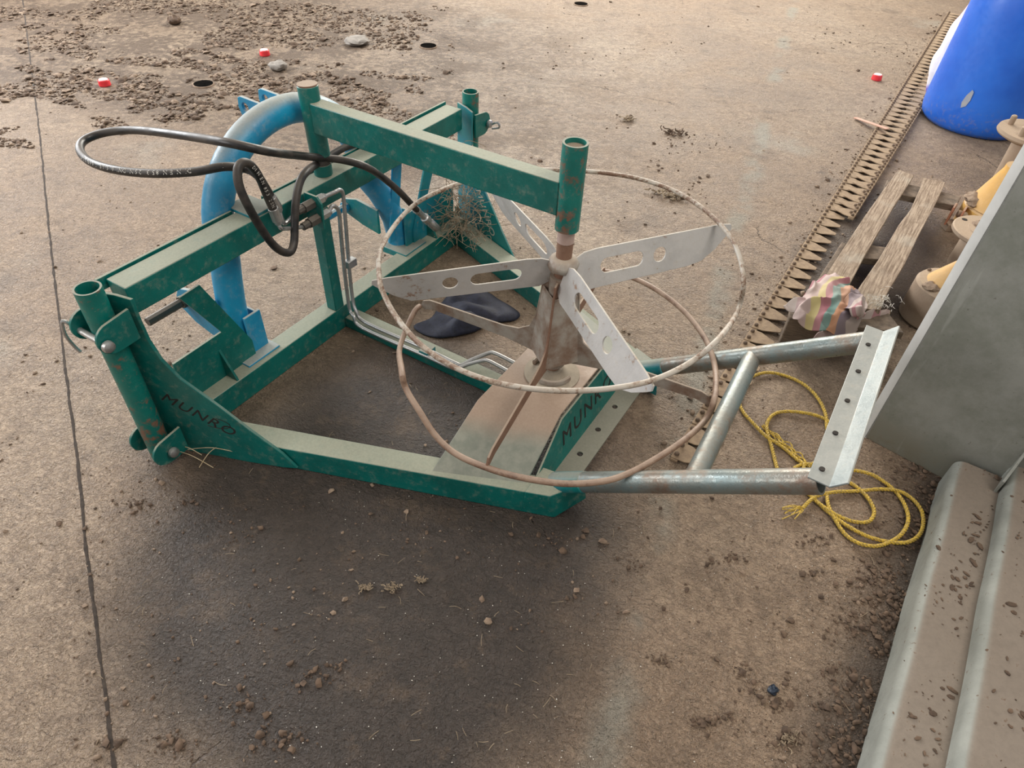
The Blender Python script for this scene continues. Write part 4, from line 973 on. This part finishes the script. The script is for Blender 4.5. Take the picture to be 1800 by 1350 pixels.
for cx_, cy_, n_, sp_ in ((1385,1300,40,16),(1372,1240,34,14),(1330,1215,30,18),(1250,1268,26,14),(1285,1262,18,10),(1165,1160,26,12),(1228,1268,22,12),(1305,1180,20,12),(1500,1110,40,16),(1465,1175,26,14),(1560,1010,50,20),(1580,1080,50,18),(1590,960,60,22),(1545,1145,26,14),(1430,1005,18,10),(1290,980,16,10),(1245,990,12,8),(1425,950,20,12),(500,1300,40,24),(300,1310,40,24),(430,1250,34,24),(560,1190,30,20),(235,885,26,14),(330,880,30,26),(420,930,26,26),(600,1170,16,12),(200,1310,18,14),(950,950,24,26),(1110,990,18,14),(1240,620,24,30),(1080,590,20,20),(1170,640,20,16),(1190,260,30,20),(1260,240,36,26),(1095,210,26,16),(1480,70,34,26),(1560,85,36,22),(1430,30,30,24),(1010,90,60,40),(1180,75,50,50),(740,105,50,30),(1150,290,20,14),(1220,330,30,24)):
    for k in range(n_):
        p = at(cx_+rnd.gauss(0, sp_), cy_+rnd.gauss(0, sp_*.55)); dr.append((p, .0012+rnd.expovariate(1/.0028)))
for k in range(1500):
    t = rnd.uniform(-.05, 1.1); p = g0_+gd*t-gn_*abs(rnd.gauss(0, .07)); p = Vector((p.x, p.y, 0))
    if noise.noise(p*7) > -.12: dr.append((p, .001+rnd.expovariate(1/.003)))
scatter('dirt_drift', SOILD, [q for q in dr if q[1] < .013], 'dark dirt crumbs in little heaps and drifted along the foot of the lower rail', 'dirt')
tp = []
for k in range(700):
    t = rnd.uniform(0, 1.2); lo = rnd.random() < .55; w_ = rnd.uniform(.005, .11) if lo else rnd.uniform(.13, .36)
    p = g0_+gd*t+gn_*w_; zt_ = (.117 if lo else .170)
    if (w_ < .03 or w_ > .118 and w_ < .15): zt_ -= .006
    if noise.noise(p*6+Vector((0, 0, 4))) > -.1: tp.append((Vector((p.x, p.y, zt_)), .0008+rnd.expovariate(1/.0016)))
sc_ = MB(); bm = bmesh.new(); bmesh.ops.create_icosphere(bm, subdivisions=1, radius=1); bb = [v_.co.copy() for v_ in bm.verts]; bf = [tuple(v_.index for v_ in f.verts) for f in bm.faces]; bm.free()
for p, r in tp:
    r = min(r, .007); el = rnd.uniform(1, 2.6); a_ = rnd.uniform(0, 3.14)
    sc_.add([(p.x+(b.x*el*math.cos(a_)-b.y*math.sin(a_))*r, p.y+(b.x*el*math.sin(a_)+b.y*math.cos(a_))*r, p.z+b.z*r*.5) for b in bb], bf)
tag(sc_.build('rail_dirt', SOILD), 'dark dirt chips lying on top of the two steel rails', 'dirt', kind='stuff')
sp3 = []
for k in range(420):
    x = rnd.uniform(200, 1500); y = rnd.uniform(840, 1350); sp3.append((at(x, y), rnd.uniform(.0007, .0016)))
scatter('pale_specks', WOOL, sp3, 'tiny white grit specks on the floor in the foreground', 'grit')
s = MB()
for k in range(230):
    x = rnd.uniform(0, 1650); y = rnd.uniform(240, 1340); p = at(x, y, .003); a = rnd.uniform(0, 3.14); Ls = rnd.uniform(.008, .03)
    d = Vector((math.cos(a), math.sin(a), rnd.uniform(-.02, .15)))*Ls
    s.tube(spline([p-d*.5, p+Vector((rnd.uniform(-1, 1), rnd.uniform(-1, 1), 0))*Ls*.12+Vector((0, 0, .002)), p+d*.5+Vector((0, 0, .001))], 3), .0007, 4)
rs = MB()
tag(s.build('straw_bits', STRAWD), 'short thin straw bits strewn over the floor', 'straw', kind='stuff')
# straw nest caught in the far corner of the frame
s = MB(); rnd = random.Random(5)
ncen = MO+U*.03+V*.60
def nestp():
    return ncen+U*rnd.gauss(.02, .045)+V*rnd.gauss(.03, .035)+Vector((0, 0, abs(rnd.gauss(.08, .11))+.09))
for k in range(260):
    a = nestp(); d = Vector((rnd.gauss(0, 1), rnd.gauss(0, 1), rnd.gauss(-.1, .8))).normalized()*rnd.uniform(.04, .14)
    m_ = a+d*.5+Vector((rnd.uniform(-1, 1), rnd.uniform(-1, 1), rnd.uniform(-1, 1)))*.02; b = a+d
    for p in (a, m_, b): p.z = max(p.z, .02)
    s.tube(spline([a, m_, b], 4), .0011, 4)
o = s.build('straw_nest', STRAWD); tag(o, 'tangled dry straw nest caught in the far rear corner of the green frame', 'straw', kind='stuff')
# straw wisps on the near gusset
s = MB()
for (x0, y0, x1, y1) in [(300, 790, 375, 822), (350, 822, 392, 780), (310, 785, 355, 800), (497, 790, 535, 778), (330, 790, 420, 796)]:
    a = at(x0, y0, .03); b = at(x1, y1, .03); m_ = (a+b)/2+Vector((0, 0, .015)); s.tube(spline([a, m_, b], 5), .0013, 5)
tag(s.build('straw_wisps', STRAW), 'pale straw wisps hanging at the foot of the near gusset plate', 'straw', kind='stuff')
# bird-soft fluff by the cone housing
s = MB(); rnd = random.Random(9); c = at(1560, 540, .13)
for k in range(60):
    a = at(rnd.gauss(1552, 12), rnd.gauss(530, 8), .13+rnd.uniform(0, .01)); d = Vector((rnd.gauss(0, 1), rnd.gauss(0, 1), rnd.gauss(0, .3))).normalized()*rnd.uniform(.01, .035)
    s.tube(spline([a, a+d*.5+Vector((0, 0, .002)), Vector((a+d).xy.to_3d())+Vector((0, 0, .131))], 3), .0008, 4)
tag(s.build('wool_fluff', WOOL), 'wisps of pale fluff on the pallet beside the nearest cone housing', 'fluff', kind='stuff')
